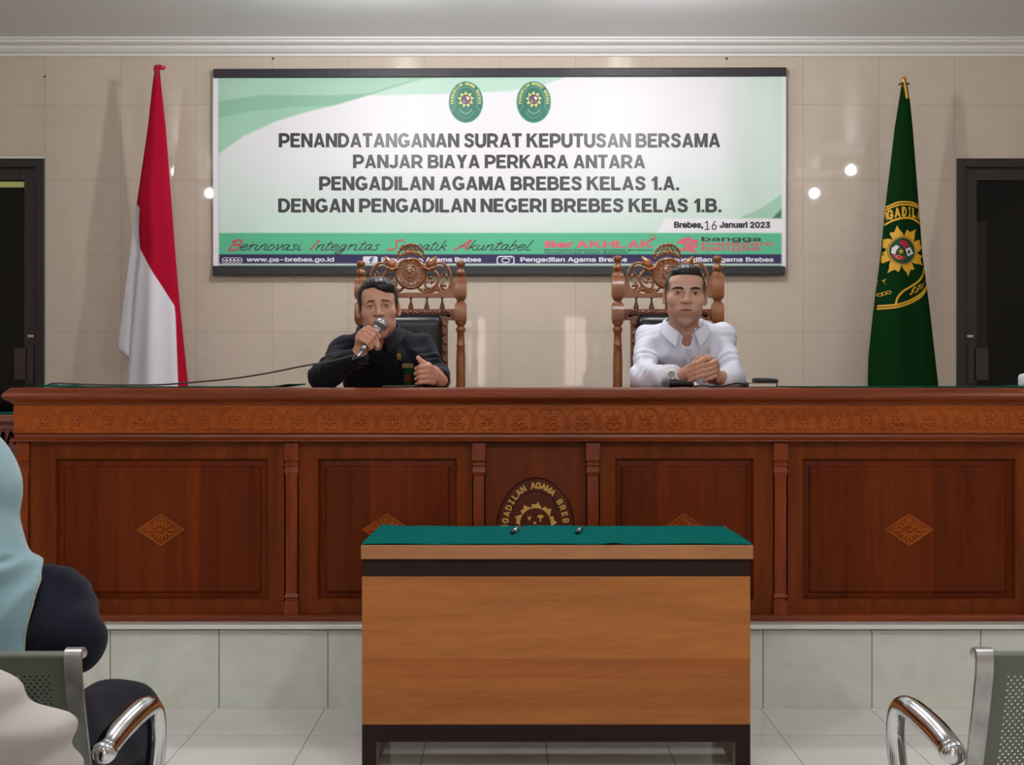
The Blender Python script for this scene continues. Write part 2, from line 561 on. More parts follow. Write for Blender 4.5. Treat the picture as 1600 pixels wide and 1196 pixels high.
HEAVY = {                                        # heavy capitals: (advance, strokes (points, width), polygons)
    'P': (.72, [(_ST, _V), (_PB, .19)], []), 'E': (.66, [(_ST, _V), ([(.1, .91), (.63, .91)], .18), ([(.1, .52), (.58, .52)], .17), ([(.1, .09), (.65, .09)], .18)], []),
    'N': (.75, [(_ST, _V), ([(.65, 0), (.65, 1)], _V)], [[(0, 1), (.22, 1), (.75, 0), (.53, 0)]]),
    'A': (.78, [([(.2, .27), (.58, .27)], .17)], [[(0, 0), (.21, 0), (.49, 1), (.28, 1)], [(.78, 0), (.57, 0), (.29, 1), (.50, 1)]]),
    'D': (.75, [(_ST, _V), ([(.1, .91), (.32, .91)] + _arc(.32, .5, .33, .41, 90, -90) + [(.1, .09)], .19)], []),
    'T': (.66, [([(0, .91), (.66, .91)], .18), ([(.33, 0), (.33, 1)], _V)], []),
    'G': (.80, [(_arc(.41, .5, .31, .415, 38, 325, 26), .19), ([(.42, .42), (.77, .42)], .17), ([(.68, .48), (.68, .12)], .18)], []),
    'S': (.68, [([(.58, .70), (.54, .84), (.42, .91), (.28, .91), (.15, .85), (.12, .72), (.18, .61), (.34, .54), (.50, .46), (.57, .34), (.55, .19), (.44, .10), (.28, .09), (.13, .15), (.09, .30)], .19)], []),
    'U': (.74, [([(.1, 1), (.1, .36)] + _arc(.37, .36, .27, .27, 180, 360) + [(.64, .36), (.64, 1)], _V)], []),
    'R': (.77, [(_ST, _V), (_PB, .19)], [[(.28, .44), (.50, .44), (.79, 0), (.55, 0)]]),
    'K': (.77, [(_ST, _V)], [[(.15, .34), (.15, .60), (.51, 1), (.76, 1)], [(.27, .52), (.42, .68), (.79, 0), (.53, 0)]]),
    'B': (.74, [(_ST, _V), ([(.1, .91), (.40, .91)] + _arc(.40, .72, .19, .19, 90, -90) + [(.1, .53)], .18), ([(.1, .53), (.42, .53)] + _arc(.42, .31, .22, .22, 90, -90) + [(.1, .09)], .18)], []),
    'M': (.88, [(_ST, _V), ([(.78, 0), (.78, 1)], _V)], [[(0, 1), (.26, 1), (.53, 0), (.36, 0)], [(.88, 1), (.62, 1), (.35, 0), (.52, 0)]]),
    'J': (.58, [([(.47, 1), (.47, .34)] + _arc(.26, .31, .21, .22, 0, -165), .19)], []), 'I': (.2, [(_ST, _V)], []),
    'Y': (.74, [([(.37, 0), (.37, .48)], _V)], [[(0, 1), (.24, 1), (.47, .52), (.47, .38), (.27, .38)], [(.74, 1), (.50, 1), (.27, .52), (.27, .38), (.47, .38)]]),
    'L': (.62, [(_ST, _V), ([(.1, .09), (.61, .09)], .18)], []), '.': (.2, [], [[(0, 0), (.2, 0), (.2, .2), (0, .2)]]), 'H': (.74, [(_ST, _V), ([(.64, 0), (.64, 1)], _V), ([(.1, .52), (.64, .52)], .18)], []),
    '1': (.44, [([(.33, 0), (.33, 1)], _V)], [[(.05, .62), (.05, .78), (.27, 1), (.36, 1), (.36, .78)]])}
class Print:
    """flat marks in picture-plane coordinates (x right, y down), laid on a surface by surf(x, y, layer)"""
    def __init__(s, surf):
        s.surf, s.mb = surf, MB()
    def put(s, vf, mi, layer=1, copies=1):
        v, f = vf
        n = max(1, len(v) // copies)              # laid-over copies lie a hair in front of one another
        s.mb.add([s.surf(p[0], p[1], layer + 0.1 * (i // n)) for i, p in enumerate(v)], f, mi)
    def poly(s, pts, mi, layer=1, step=None): s.put(fill(pts, step), mi, layer)
    def line(s, pts, w, mi, layer=1): s.put(ribbon(pts, w), mi, layer)
    def text(s, body, x0, x1, y0, y1, mi, layer=1, bold=0.0, shear=0.0, ref=None):
        """fit the letters into x0..x1; y0 = top of capitals, y1 = baseline"""
        v, f = glyph(body, bold, shear)
        r = glyph(ref or 'H', bold)[0]
        cap = r[:, 1].max() - r[:, 1].min()
        base = r[:, 1].min()
        w0, w1 = v[:, 0].min(), v[:, 0].max()
        q = np.stack([x0 + (v[:, 0] - w0) / (w1 - w0) * (x1 - x0), y1 - (v[:, 1] - base) / cap * (y1 - y0)], 1)
        s.put((q, f), mi, layer, 8 if bold else 1)
    def heavy(s, body, x0, x1, y0, y1, mi, layer=1):
        adv = sum((HEAVY[c][0] + .075) if c != ' ' else .27 for c in body) - .075
        kx, ky, x = (x1 - x0) / adv, y1 - y0, 0.0
        for c in body:
            if c == ' ':
                x += .27; continue
            a, strokes, polys = HEAVY[c]
            for q_, (pts, w) in enumerate(strokes):
                v, f = ribbon(pts, w * 1.17)
                s.put((np.stack([x0 + (x + v[:, 0]) * kx, y1 - v[:, 1] * ky], 1), f), mi, layer + 0.15 * q_)
            for q_, p in enumerate(polys):
                v, f = fill(p)
                s.put((np.stack([x0 + (x + v[:, 0]) * kx, y1 - v[:, 1] * ky], 1), f), mi, layer + 0.5 + 0.15 * q_)
            x += a + .075
    def arc_text(s, body, cx, cy, a, b, t0, t1, h, mi, layer=1, bold=0.02, wid=0.8, inward=False):
        """letters standing on an ellipse, from angle t0 to t1 (degrees, 90 = top)"""
        n = len(body)
        for i, ch in enumerate(body):
            if ch == ' ': continue
            t = math.radians(t0 + (t1 - t0) * i / (n - 1))
            v, f = glyph(ch, bold)
            c = (v[:, 0].min() + v[:, 0].max()) / 2
            cap = 0.515
            X = (v[:, 0] - c) / cap * h * wid
            Y = v[:, 1] / cap * h
            if inward: X, Y = X, Y
            px, py = cx + a * math.cos(t), cy - b * math.sin(t)
            nx, ny = math.cos(t) / a, math.sin(t) / b
            l = math.hypot(nx, ny); nx /= l; ny /= l
            if inward: nx, ny = -nx, -ny
            tx, ty = ny, -nx
            s.put((np.stack([px + X * tx + Y * nx, py - X * ty - Y * ny], 1), f), mi, layer, 8 if bold else 1)
    def build(s, name, mats, parent=None, thick=0.0):
        return s.mb.build(name, mats, parent, recalc=False) if not thick else s.mb.build(name, mats, parent, recalc=False, solid=thick)
def interp(pts, x):
    xs = [p[0] for p in pts]; ys = [p[1] for p in pts]
    return np.interp(x, xs, ys)
# ================================================================ lamps of the hall, with an added fill pair
m_lampbody = mat('white_plastic', C(235, 235, 235), 0.4)
m_diffuser = glow('lamp_diffuser', (1.0, 0.97, 0.93, 1), 6.0)
def ceiling_light():
    r = thing('ceiling_light', 'round white ceiling lamp above the frame, in a set with an added fill pair', 'lamp', (0, 0, CEIL_Z), 'ceiling lamps of the hall')
    b = MB(); b.lathe([(0.075, -0.03), (0.085, -0.02), (0.085, -0.001)], (0, 0, CEIL_Z), 24)
    b.build('housing', m_lampbody, r, smooth=False)
    b = MB(); b.tube([(0, 0, CEIL_Z - .03), (0, 0, CEIL_Z - .11)], 0.006, 8); b.lathe([(0.012, -0.136), (0.016, -0.13), (0.016, -0.118), (0.006, -0.108)], (0, 0, CEIL_Z), 16)
    b.build('socket', m_lampbody, r, smooth=True)
    return r
lamp0 = ceiling_light()
lamps = [lamp0] + [copy_tree(lamp0) for _ in LAMPS[1:]]
for o, (lx, ly, pw) in zip(lamps, LAMPS):
    o.location = (lx, ly, CEIL_Z)
    ld = bpy.data.lights.new('bulb', 'POINT')
    ld.energy = pw; ld.shadow_soft_size = 0.035; ld.color = (1.0, 0.985, 0.965)
    lo = bpy.data.objects.new('bulb', ld); col.objects.link(lo)
    lo.parent = o; lo.location = (0, 0, -0.172)

# ================================================================ room shell
m_wall = tiles('cream_wall_tiles', (0, 2), (-2.464, 2.666), 0.4, C(204, 190, 176), C(200, 186, 171), C(170, 158, 144), 0.03, 0.0012, 0.5, 0.02)
m_plaster = mat('hall_plaster', C(206, 194, 178), 0.6, var=0.03)
m_ceil = mat('ceiling_paint', C(222, 222, 226), 0.32, spec=0.35)
m_white = mat('cornice_paint', C(226, 224, 224), 0.45)
m_floor = tiles('floor_tiles', (0, 1), (-1.087, 4.776), 0.4, C(236, 236, 233), C(231, 232, 229), C(120, 122, 116), 0.06, 0.0014, 0.5, 0.015)
m_riser = tiles('riser_tiles', (0, 2), (-1.077, 0.3), 0.4, C(220, 223, 213), C(214, 218, 207), C(96, 98, 90), 0.12, 0.0018, 0.5, 0.05)
m_darkgap = mat('nosing_shadow', C(110, 112, 104), 0.6, var=0.25, vscale=30)  # mottled dark colour stands for the shadow gap under the nosing
XL, XR, YB = -4.3, 4.3, -4.0
DXL, DXR, DZ = -2.466, 2.345, 2.380            # inner ends of the two doorways (outer face of their frames), their head
b = MB()
b.box(DXL, DXR, WALL_Y, WALL_Y + 0.15, DAIS_Z, CEIL_Z)
b.box(XL, DXL, WALL_Y, WALL_Y + 0.15, DZ, CEIL_Z); b.box(DXR, XR, WALL_Y, WALL_Y + 0.15, DZ, CEIL_Z)
b.box(XL, DXL - 1.0, WALL_Y, WALL_Y + 0.15, DAIS_Z, DZ); b.box(DXR + 1.0, XR, WALL_Y, WALL_Y + 0.15, DAIS_Z, DZ)
structure(b.build('wall_back', m_wall))
b = MB(); b.box(XL - 0.15, XL, YB, WALL_Y + 0.15, 0, CEIL_Z); structure(b.build('wall_left', m_plaster))
b = MB(); b.box(XR, XR + 0.15, YB, WALL_Y + 0.15, 0, CEIL_Z); structure(b.build('wall_right', m_plaster))
RX0, RX1, RZ = -0.62, 1.05, 2.12              # glass entrance at the far end of the hall, seen mirrored in the wall tiles
b = MB()
b.box(XL, RX0, YB - 0.15, YB, 0, CEIL_Z); b.box(RX1, XR, YB - 0.15, YB, 0, CEIL_Z); b.box(RX0, RX1, YB - 0.15, YB, RZ, CEIL_Z)
structure(b.build('wall_front', m_plaster))
b = MB(); b.box(XL - 0.15, XR + 0.15, YB - 0.15, WALL_Y + 0.15, -0.15, 0); structure(b.build('floor', m_floor))
b = MB(); b.box(XL - 0.15, XR + 0.15, YB - 0.15, WALL_Y + 0.15, CEIL_Z, CEIL_Z + 0.15); structure(b.build('ceiling', m_ceil))
# dais: riser face, nosing slab
RY = 5.176
b = MB(); b.box(XL, XR, RY, WALL_Y + 0.15, 0, 0.287); d = structure(b.build('dais', m_riser))
b = MB(); b.box(XL, XR, RY - 0.004, WALL_Y, 0.287, 0.296); b.build('nosing_shadow', m_darkgap, d)
b = MB(); b.box(XL, XR, RY - 0.036, WALL_Y, 0.296, DAIS_Z); b.build('nosing_slab', mat('nosing_tile', C(224, 224, 218), 0.15), d, bevel=0.003)
# cornice
prof = [(0, 2.919), (0.012, 2.919), (0.012, 2.931), (0.03, 2.937), (0.045, 2.952), (0.05, 2.965), (0.075, 2.972), (0.085, 2.978), (0.085, 2.988), (0.1, 2.99), (0.1, 3.0), (0, 3.0)]
b = MB()
b.rings([[(x, WALL_Y - o, z) for o, z in prof] for x in (XL, XR)])
structure(b.build('trim_1', m_white))
b = MB()
for sx, xw in ((1, XL), (-1, XR)):
    b.rings([[(xw + sx * o, y, z) for o, z in prof] for y in (YB, WALL_Y)])
structure(b.build('trim_2', m_white))
# thin pale strip over the left doorway
b = MB(); b.box(XL, DXL - 0.002, WALL_Y - 0.004, WALL_Y, DZ + 0.0005, DZ + 0.009); structure(b.build('trim_3', m_white))
# screws left in the wall tiles
m_dark = mat('dark_metal', C(50, 45, 42), 0.5, 0.6)
for px, py, where in ((427, 92, 'small dark screw in the wall above the left half of the banner'), (1135, 92, 'small dark screw in the wall above the right half of the banner'), (70.5, 120, 'small dark screw in the tile joint above the left doorway')):
    p = P(px, py, WALL_Y)
    b = MB(); b.lathe([(0.002, 0), (0.0035, 0.004), (0.0055, 0.006), (0.004, 0.010), (0.001, 0.011)], p, 10, M=Matrix.Rotation(math.radians(90), 4, 'X'))
    tag(b.build('wall_screw', m_dark, smooth=True, origin=p), where, 'screw')

# doors: dark frames with dark glass
m_frame = mat('door_frame_brown', C(34, 24, 22), 0.45)
m_leaf = mat('door_leaf_brown', C(40, 29, 26), 0.45)
m_glass = mat('dark_glass', C(9, 10, 10), 0.08, spec=0.2)
m_void = mat('dark_glass_strip', C(6, 7, 7), 0.06, spec=0.4)
m_brass = mat('pale_metal', C(196, 184, 150), 0.35, 0.7)
m_transom = glow('lit_transom', C(150, 150, 90), 0.35)
def doorway(n, x_in, s):
    """x_in = end of the doorway nearest the banner; s = direction away from the banner"""
    X = lambda d: x_in + s * d
    def bx(b, d0, d1, y0, y1, z0, z1): b.box(min(X(d0), X(d1)), max(X(d0), X(d1)), WALL_Y + y0, WALL_Y + y1, z0, z1)
    b = MB()
    fw = 0.047
    bx(b, 0, fw, -0.012, 0.14, DAIS_Z, DZ); bx(b, 1.0 - fw, 1.0, -0.012, 0.14, DAIS_Z, DZ); bx(b, fw, 1.0 - fw, -0.012, 0.14, DZ - fw, DZ)
    door = structure(b.build('door_%d' % n, m_frame, bevel=0.004))
    b = MB()
    lw = 0.062
    zt = DZ - 0.052
    bx(b, 0.052, 0.052 + lw, 0.015, 0.06, DAIS_Z + 0.01, zt); bx(b, 0.948 - lw, 0.948, 0.015, 0.06, DAIS_Z + 0.01, zt)
    bx(b, 0.052 + lw, 0.948 - lw, 0.015, 0.06, zt - 0.06, zt); bx(b, 0.052 + lw, 0.948 - lw, 0.015, 0.06, DAIS_Z + 0.01, DAIS_Z + 0.2)
    lf = b.build('door_leaf', m_leaf, door, bevel=0.003)
    b = MB(); bx(b, 0.116, 0.882, 0.03, 0.04, DAIS_Z + 0.2, zt - 0.06); b.build('door_glass', m_glass, door)
    if n == 2:
        b = MB(); bx(b, 0.117, 0.172, 0.0285, 0.0299, 1.38, 2.05); b.build('glass_strip', m_void, door)
    else:
        b = MB(); bx(b, 0.117, 0.88, 0.026, 0.0299, 2.232, 2.262); b.build('transom_gap', m_transom, door)
    b = MB(); bx(b, 0.063, 0.100, 0.004, 0.0145, 1.19, 1.40)
    bx(b, 0.10, 0.168, -0.01, 0.0145, 1.21, 1.38) if n == 2 else bx(b, 0.10, 0.16, -0.01, 0.0145, 1.21, 1.38)
    b.build('lock_block', mat('lock_block_brown_%d' % n, C(52, 37, 33), 0.45), door, bevel=0.004)
    b = MB(); bx(b, 0.058, 0.092, 0.002, 0.0145, 1.436, 1.450); b.build('keyhole_plate', m_brass, door, bevel=0.002)
doorway(1, DXL, -1)
doorway(2, DXR, 1)
# entrance doors behind the camera: daylight in two side lights, brown frame
m_day = glow('daylight_pane', (1.0, 0.86, 0.74, 1), 5.0)
m_greyglass = mat('grey_glass', C(120, 120, 116), 0.1)
m_pale = mat('pale_frame', C(214, 200, 186), 0.4)
b = MB()
for x0, x1 in ((RX0, RX0 + 0.05), (-0.36, -0.31), (0.66, 0.71), (RX1 - 0.05, RX1)): b.box(x0, x1, YB - 0.1, YB + 0.02, 0, RZ)
b.box(RX0, RX1, YB - 0.1, YB + 0.02, RZ - 0.05, RZ)
door = structure(b.build('door_3', m_pale, bevel=0.004))
b = MB(); b.box(-0.31, 0.66, YB - 0.06, YB - 0.05, 0, RZ - 0.05); b.build('door_glass', m_greyglass, door)
b = MB(); b.box(RX0 + 0.05, -0.36, YB - 0.06, YB - 0.05, 0, RZ - 0.05); b.box(0.71, RX1 - 0.05, YB - 0.06, YB - 0.05, 0, RZ - 0.05); b.build('side_light', m_day, door)

# ================================================================ banner
BD = 7.395                                     # distance of the banner sheet
def wave(px, py):
    u, v = (px - 332) / 896, (py - 107) / 323
    env = np.clip(v * (1 - v) * 6, 0, 1)
    a = 0.004 * np.sin(u * 38 + 5 * v) * np.exp(-((u - 0.03) / 0.09) ** 2)
    a = a + 0.0045 * np.sin(u * 46 - 3 * v) * np.exp(-((u - 0.95) / 0.07) ** 2)
    a = a + 0.003 * np.sin(7 * v + 14 * u + 2 * np.sin(5 * u)) * np.exp(-((u - 0.72) / 0.2) ** 2)
    a = a + 0.002 * np.sin(9 * v - 9 * u) * np.exp(-((u - 0.3) / 0.25) ** 2)
    a = a + 0.0016 * np.sin(26 * (u * 0.8 - v * 0.5)) * np.exp(-((v - 0.3) / 0.3) ** 2) * np.exp(-((u - 0.85) / 0.12) ** 2)
    return a * env * 1.3
def ban(px, py, layer=0):
    D = BD - wave(px, py) - 0.0007 * layer
    return ((px - CX) / F * BD, D, H - (py - CY) / F * BD)
nu, nv = 520, 200
U = np.linspace(333, 1228, nu); Vv = np.linspace(118, 418, nv)
PX, PY = np.meshgrid(U, Vv)
def lin(c): return np.array(C(*c)[:3])
def colmix(A, c, w):
    w = np.clip(w, 0, 1)[..., None]
    return A * (1 - w) + lin(c) * w
base = np.zeros(PX.shape + (3,)) + lin((233, 233, 240))
g = np.clip((PY - 190) / 170, 0, 1) * np.clip(0.35 + np.abs(PX - 760) / 520 + (PY - 330) / 140, 0, 1)
base = colmix(base, (208, 233, 222), g)
base = colmix(base, (205, 228, 217), np.clip((PX - 1120) / 60, 0, 1) * 0.75)
base = colmix(base, (206, 226, 218), np.clip((400 - PX) / 60, 0, 1) * 0.5)
soft = lambda d: np.clip(d / 1.6 + 0.5, 0, 1)
yA = interp([(333, 247), (380, 213), (430, 190), (480, 175), (530, 163), (575, 149), (620, 135), (672, 121), (1300, 100)], PX)
yT = interp([(333, 100), (560, 120), (575, 149), (600, 149), (690, 147), (790, 143), (845, 134), (885, 120), (1300, 90)], PX)
base = colmix(base, (190, 222, 208), soft(yT - PY) * (PX > 560))
base = colmix(base, (160, 207, 183), soft(yA - PY) * (PX < 680))
yB = interp([(333, 186), (393, 174), (450, 168), (520, 165), (575, 149), (640, 128)], PX)
yC = interp([(333, 160), (408, 148), (510, 149), (575, 146), (640, 126)], PX)
base = colmix(base, (136, 188, 162), soft(yB - PY) * soft(PY - yC) * (PX < 640) * 0.75)
base = colmix(base, (172, 212, 194), soft(yC - PY) * (PX < 640) * 0.8)
yD = interp([(1100, 352), (1150, 343), (1190, 325), (1222, 303)], PX)
base = colmix(base, (160, 208, 185), soft(PY - yD) * soft(PX - 1120) * 0.9)
yE = interp([(1200, 345), (1207, 341), (1222, 325)], PX)
base = colmix(base, (60, 130, 100), soft(PY - yE) * (PX > 1200))
xq = 1040 - (PY - 341) * 0.65
base = colmix(base, (240, 240, 246), soft(PX - xq) * soft(PY - 341.5))
base = colmix(base, (88, 190, 148), soft(PY - 364))
base = colmix(base, (46, 38, 86), soft(PY - 397.5))
base = colmix(base, (44, 44, 92), soft(PY - 397.5) * np.clip((PX - 900) / 300, 0, 1) * 0.4)
base = colmix(base, (225, 235, 232), soft(PY - 412.5))
base = colmix(base, (70, 150, 110), soft(PY - 414.5))
base = colmix(base, (236, 236, 242), soft(342 - PX)); base = colmix(base, (236, 236, 242), soft(PX - 1221.5))
base = colmix(base, (70, 80, 76), soft(1.1 - np.abs(PX - 342)) * 0.25)
m_vinyl = mat('printed_vinyl', (1, 1, 1, 1), 0.42, spec=0.35, attr='Col')
banner = thing('banner', 'wide printed vinyl banner with black battens and bold lettering on the tiled wall', 'banner', P(780, 430, BD))
vs = np.array([ban(PX, PY)[0].ravel(), (np.zeros_like(PX) + ban(PX, PY)[1]).ravel(), (np.zeros_like(PX) + ban(PX, PY)[2]).ravel()]).T
ii = np.arange(nu * nv).reshape(nv, nu)
Q = np.stack([ii[:-1, :-1], ii[1:, :-1], ii[1:, 1:], ii[:-1, 1:]], -1).reshape(-1, 4)
cols = np.concatenate([base.reshape(-1, 3), np.ones((nu * nv, 1))], 1)
sheet = np_mesh('sheet', vs, Q, m_vinyl, banner, colors=cols)
m_batten = mat('black_batten', C(30, 30, 38), 0.45, bump=0.3, bscale=12)
def batten(pxa, pxb, pya0, pya1, pyb0, pyb1):
    b = MB()
    A0, A1, B0, B1 = P(pxa, pya0, BD - .012), P(pxa, pya1, BD - .012), P(pxb, pyb0, BD - .012), P(pxb, pyb1, BD - .012)
    k = Vector((0, 0.024, 0))
    b.rings([[A0, A1, A1 + k, A0 + k], [B0, B1, B1 + k, B0 + k]])
    return b.build('batten', m_batten, banner, bevel=0.004)
batten(333, 1229, 107.5, 121.5, 105, 119)
batten(332, 1227, 415.5, 430.5, 416, 430)
INK, RED, NAVY, WHITE, EMB, GOLD, TEAL, BROWN, PINK = range(9)
inks = [mat('ink_black', C(46, 44, 54), 0.35), mat('ink_red', C(196, 72, 78), 0.35), mat('ink_navy', C(52, 44, 98), 0.35), mat('ink_white', C(228, 226, 240), 0.35),
        mat('ink_emblem_green', C(26, 110, 92), 0.35), mat('ink_gold', C(222, 224, 132), 0.35), mat('ink_teal', C(104, 172, 156), 0.35), mat('ink_maroon', C(96, 70, 84), 0.35), mat('ink_pink', C(214, 100, 116), 0.35)]
pr = Print(ban)
for t, x0, x1, y0, y1 in (('PENANDATANGANAN SURAT KEPUTUSAN BERSAMA', 436, 1125, 208.5, 230.5), ('PANJAR BIAYA PERKARA ANTARA', 552, 1008, 242, 263),
                          ('PENGADILAN AGAMA BREBES KELAS 1.A.', 499, 1061, 276, 297.5), ('DENGAN PENGADILAN NEGERI BREBES KELAS 1.B.', 435, 1127, 310.5, 332)):
    pr = Print(ban); pr.heavy(t, x0, x1, y0, y1, INK); pr.build('headline', inks, banner)
pr = Print(ban)
pr.text('Brebes,', 1053, 1099, 346.5, 356.5, INK, bold=0.045)
pr.text('16', 1101, 1120, 345.5, 359.5, INK, bold=0.004)
pr.text('Januari 2023', 1124, 1204, 346.5, 356.5, INK, bold=0.045)
pr.build('date_line', inks, banner)
# handwriting-like motto
SG = {'e': ([[(0, .45), (.55, .6), (.45, .98), (.1, .85), (.02, .4), (.25, 0), (.7, .2)]], .75), 'r': ([[(0, .6), (.15, 1.0), (.2, .85), (.1, 0)], [(.18, .7), (.4, 1), (.6, .9)]], .6),
      'i': ([[(.1, 1), (.05, .2), (.2, 0), (.4, .15)], [(.12, 1.35), (.14, 1.45)]], .42), 'n': ([[(.05, .95), (0, 0)], [(.02, .5), (.3, 1), (.5, .85), (.45, .2), (.6, 0), (.75, .15)]], .76),
      'o': ([[(.3, 1), (.02, .6), (.1, .05), (.4, .05), (.55, .6), (.3, 1)]], .68), 'v': ([[(0, .95), (.15, .9), (.2, 0), (.5, .7), (.5, 1.0), (.65, .9)]], .68),
      'a': ([[(.5, .85), (.25, 1), (.02, .5), (.15, .02), (.4, .3), (.52, .95)], [(.52, .95), (.48, .2), (.6, 0), (.75, .15)]], .76), 's': ([[(.5, .85), (.3, 1), (.12, .8), (.4, .35), (.3, .02), (0, .1)]], .62),
      't': ([[(.2, 1.6), (.08, .25), (.25, 0), (.45, .15)], [(-.05, 1.1), (.45, 1.15)]], .48), 'g': ([[(.5, .85), (.25, 1), (.02, .5), (.15, .05), (.4, .3), (.52, .95)], [(.52, .95), (.42, -.5), (.1, -.7), (-.1, -.45), (.6, .1)]], .74),
      'm': ([[(.05, .95), (0, 0)], [(.02, .5), (.25, 1), (.4, .85), (.36, 0)], [(.38, .5), (.6, 1), (.78, .85), (.74, .2), (.88, 0), (1.02, .15)]], 1.04), 'p': ([[(.08, .95), (-.05, -.7)], [(.02, .5), (.3, 1), (.52, .6), (.3, .02), (.02, .15)]], .66),
      'k': ([[(.15, 1.8), (0, 0)], [(.5, .95), (.05, .45), (.3, .4), (.5, 0), (.65, .1)]], .68), 'u': ([[(.05, .95), (.02, .2), (.2, 0), (.45, .35), (.5, .95)], [(.5, .95), (.46, .2), (.6, 0), (.72, .15)]], .76),
      'b': ([[(.15, 1.8), (.02, .2), (.2, 0), (.5, .4), (.4, .95), (.1, .7)]], .65), 'l': ([[(.2, 1.8), (.04, .3), (.2, 0), (.4, .15)]], .42),
      'B': ([[(.2, 1.7), (0, 0)], [(-.15, 1.5), (.4, 1.85), (.8, 1.6), (.6, 1.1), (.15, .95)], [(.3, .95), (.85, .8), (.75, .15), (.3, -.05), (-.1, .15)]], 1.0), 'I': ([[(.35, 1.8), (0, 0)]], .5),
      'S': ([[(1.0, 1.5), (.75, 1.85), (.35, 1.6), (.5, 1.1), (.65, .5), (.3, 0), (-.15, .25)]], 1.0), 'A': ([[(-.1, 0), (.3, .8), (.75, 1.85), (.75, .9), (.8, 0)], [(.1, .65), (.85, .75)]], 1.0)}
pr = Print(ban)
def script_word(word, x0, x1, y_base, xh):
    adv = sum(SG[c][1] for c in word)
    k = (x1 - x0) / adv
    x = x0
    for i, c in enumerate(word):
        for st in SG[c][0]:
            pts = catmull([Vector((px_, py_, 0)) for px_, py_ in st], 6)
            q = [(x + (p.x + 0.3 * p.y) * k, y_base - p.y * xh) for p in pts]
            pr.line(q, 2.5 if i == 0 else 1.7, RED if i == 0 else INK, 2 if i == 0 else 1)
        x += SG[c][1] * k
pr = None
for w, x0, x1 in (('Berinovasi', 357, 470), ('Integritas', 484, 592), ('Simpatik', 606, 697), ('Akuntabel', 712, 828)):
    pr = Print(ban)
    script_word(w, x0, x1, 391, 8.6)
    pr.build('motto_word', inks, banner)
pr = Print(ban)
pr.text('Ber', 851, 897, 376.5, 387.5, PINK, bold=0.045, ref='H'); pr.heavy('AKHLAK', 900, 1020, 376.5, 387.5, PINK)
pr.line([(1014, 376), (1026, 371), (1017, 366.5)], 2.6, PINK); pr.line([(1012, 377.5), (1024, 372.5)], 2.6, RED)
for t, x0, x1, y in (('Berorientasi Pelayanan, Akuntabel, Kompeten,', 851, 1021, 392.3), ('Harmonis, Loyal, Adaptif, Kolaboratif', 851, 982, 396.4)):
    pr.text(t, x0, x1, y - 3.0, y, INK, bold=0.012, ref='H')
for t, x1, y, c in (('bangga', 1189, 377.2, INK), ('melayani', 1208, 384.6, PINK), ('bangsa', 1187, 391.8, PINK)):
    pr.text(t, 1096, x1, y - 7.2, y, c, bold=0.02, ref='b')
pr.poly([(1054, 379), (1063, 376), (1060, 374), (1072, 372), (1076, 370), (1081, 370.5), (1078, 374), (1091, 374.5), (1091, 380), (1082, 381), (1090, 383), (1090, 388), (1082, 388.5), (1086, 391), (1090, 395), (1080, 395), (1073, 391), (1068, 393), (1057, 393.5), (1055, 391), (1068, 388), (1071, 384), (1062, 381)], PINK)
pr.poly([(1072, 378.5), (1079, 377.5), (1078, 380), (1073, 383)], TEAL, 2)
pr.build('slogan_marks', inks, banner)
pr = Print(ban)
pr.text('www.pa-brebes.go.id', 385, 522, 402.2, 409.3, WHITE, bold=0.03, ref='b')
pr.build('web_address', inks, banner)
for x0, x1 in ((596, 752), (813, 980), (1043, 1209)):
    pr = Print(ban); pr.text('Pengadilan Agama Brebes', x0, x1, 402.2, 409.3, WHITE, bold=0.03, ref='P'); pr.build('social_handle', inks, banner)
pr = Print(ban)
pr.poly([(567, 402), (569, 400.8), (588, 400.8), (590, 402), (590, 410.5), (588, 411.8), (569, 411.8), (567, 410.5)], WHITE)
pr.line([(584, 403), (580.5, 403.2), (579.5, 405), (579.5, 411.6)], 2.4, NAVY, 2); pr.line([(576.5, 406.6), (583.5, 406.6)], 1.8, NAVY, 2)
pr.build('social_icon', inks, banner)
pr = Print(ban)
rr = [(777, 403), (780, 401), (800, 401), (803, 403), (803, 411), (800, 413), (780, 413), (777, 411), (777, 403)]
pr.line(rr, 2.0, WHITE); pr.line(ellipse(790, 407, 6, 3.4, 24) + [(796, 407)], 1.7, WHITE); pr.poly(ellipse(798.5, 403.4, 1.2, .8, 8), WHITE)
pr.build('social_icon', inks, banner)
pr = Print(ban)
for k_ in range(5):
    cx_ = 351 + 6 * k_
    pr.line(ellipse(cx_, 407, 3.8, 4.2, 16) + [(cx_ + 3.8, 407)], 0.9, WHITE)
    pr.line([(cx_ - 3, 404), (cx_, 409), (cx_ + 3, 404)], 0.8, WHITE)
pr.line([(347, 407), (379, 407)], 0.7, WHITE)
pr.build('line_ornament', inks, banner)
def sun(cx, cy, r0, r1, n=9, twist=0.35, rot=0.0):
    out = []
    for i in range(n):
        a = 2 * math.pi * i / n + rot
        w = 2 * math.pi / n
        for da, r in ((0.0, r0), (0.22, r0 + (r1 - r0) * 0.45), (0.42 + twist * 0.3, r1), (0.62, r0 + (r1 - r0) * 0.35), (0.85, r0 * 1.0)):
            out.append((cx + r * math.cos(a + w * da), cy + r * math.sin(a + w * da)))
    return out
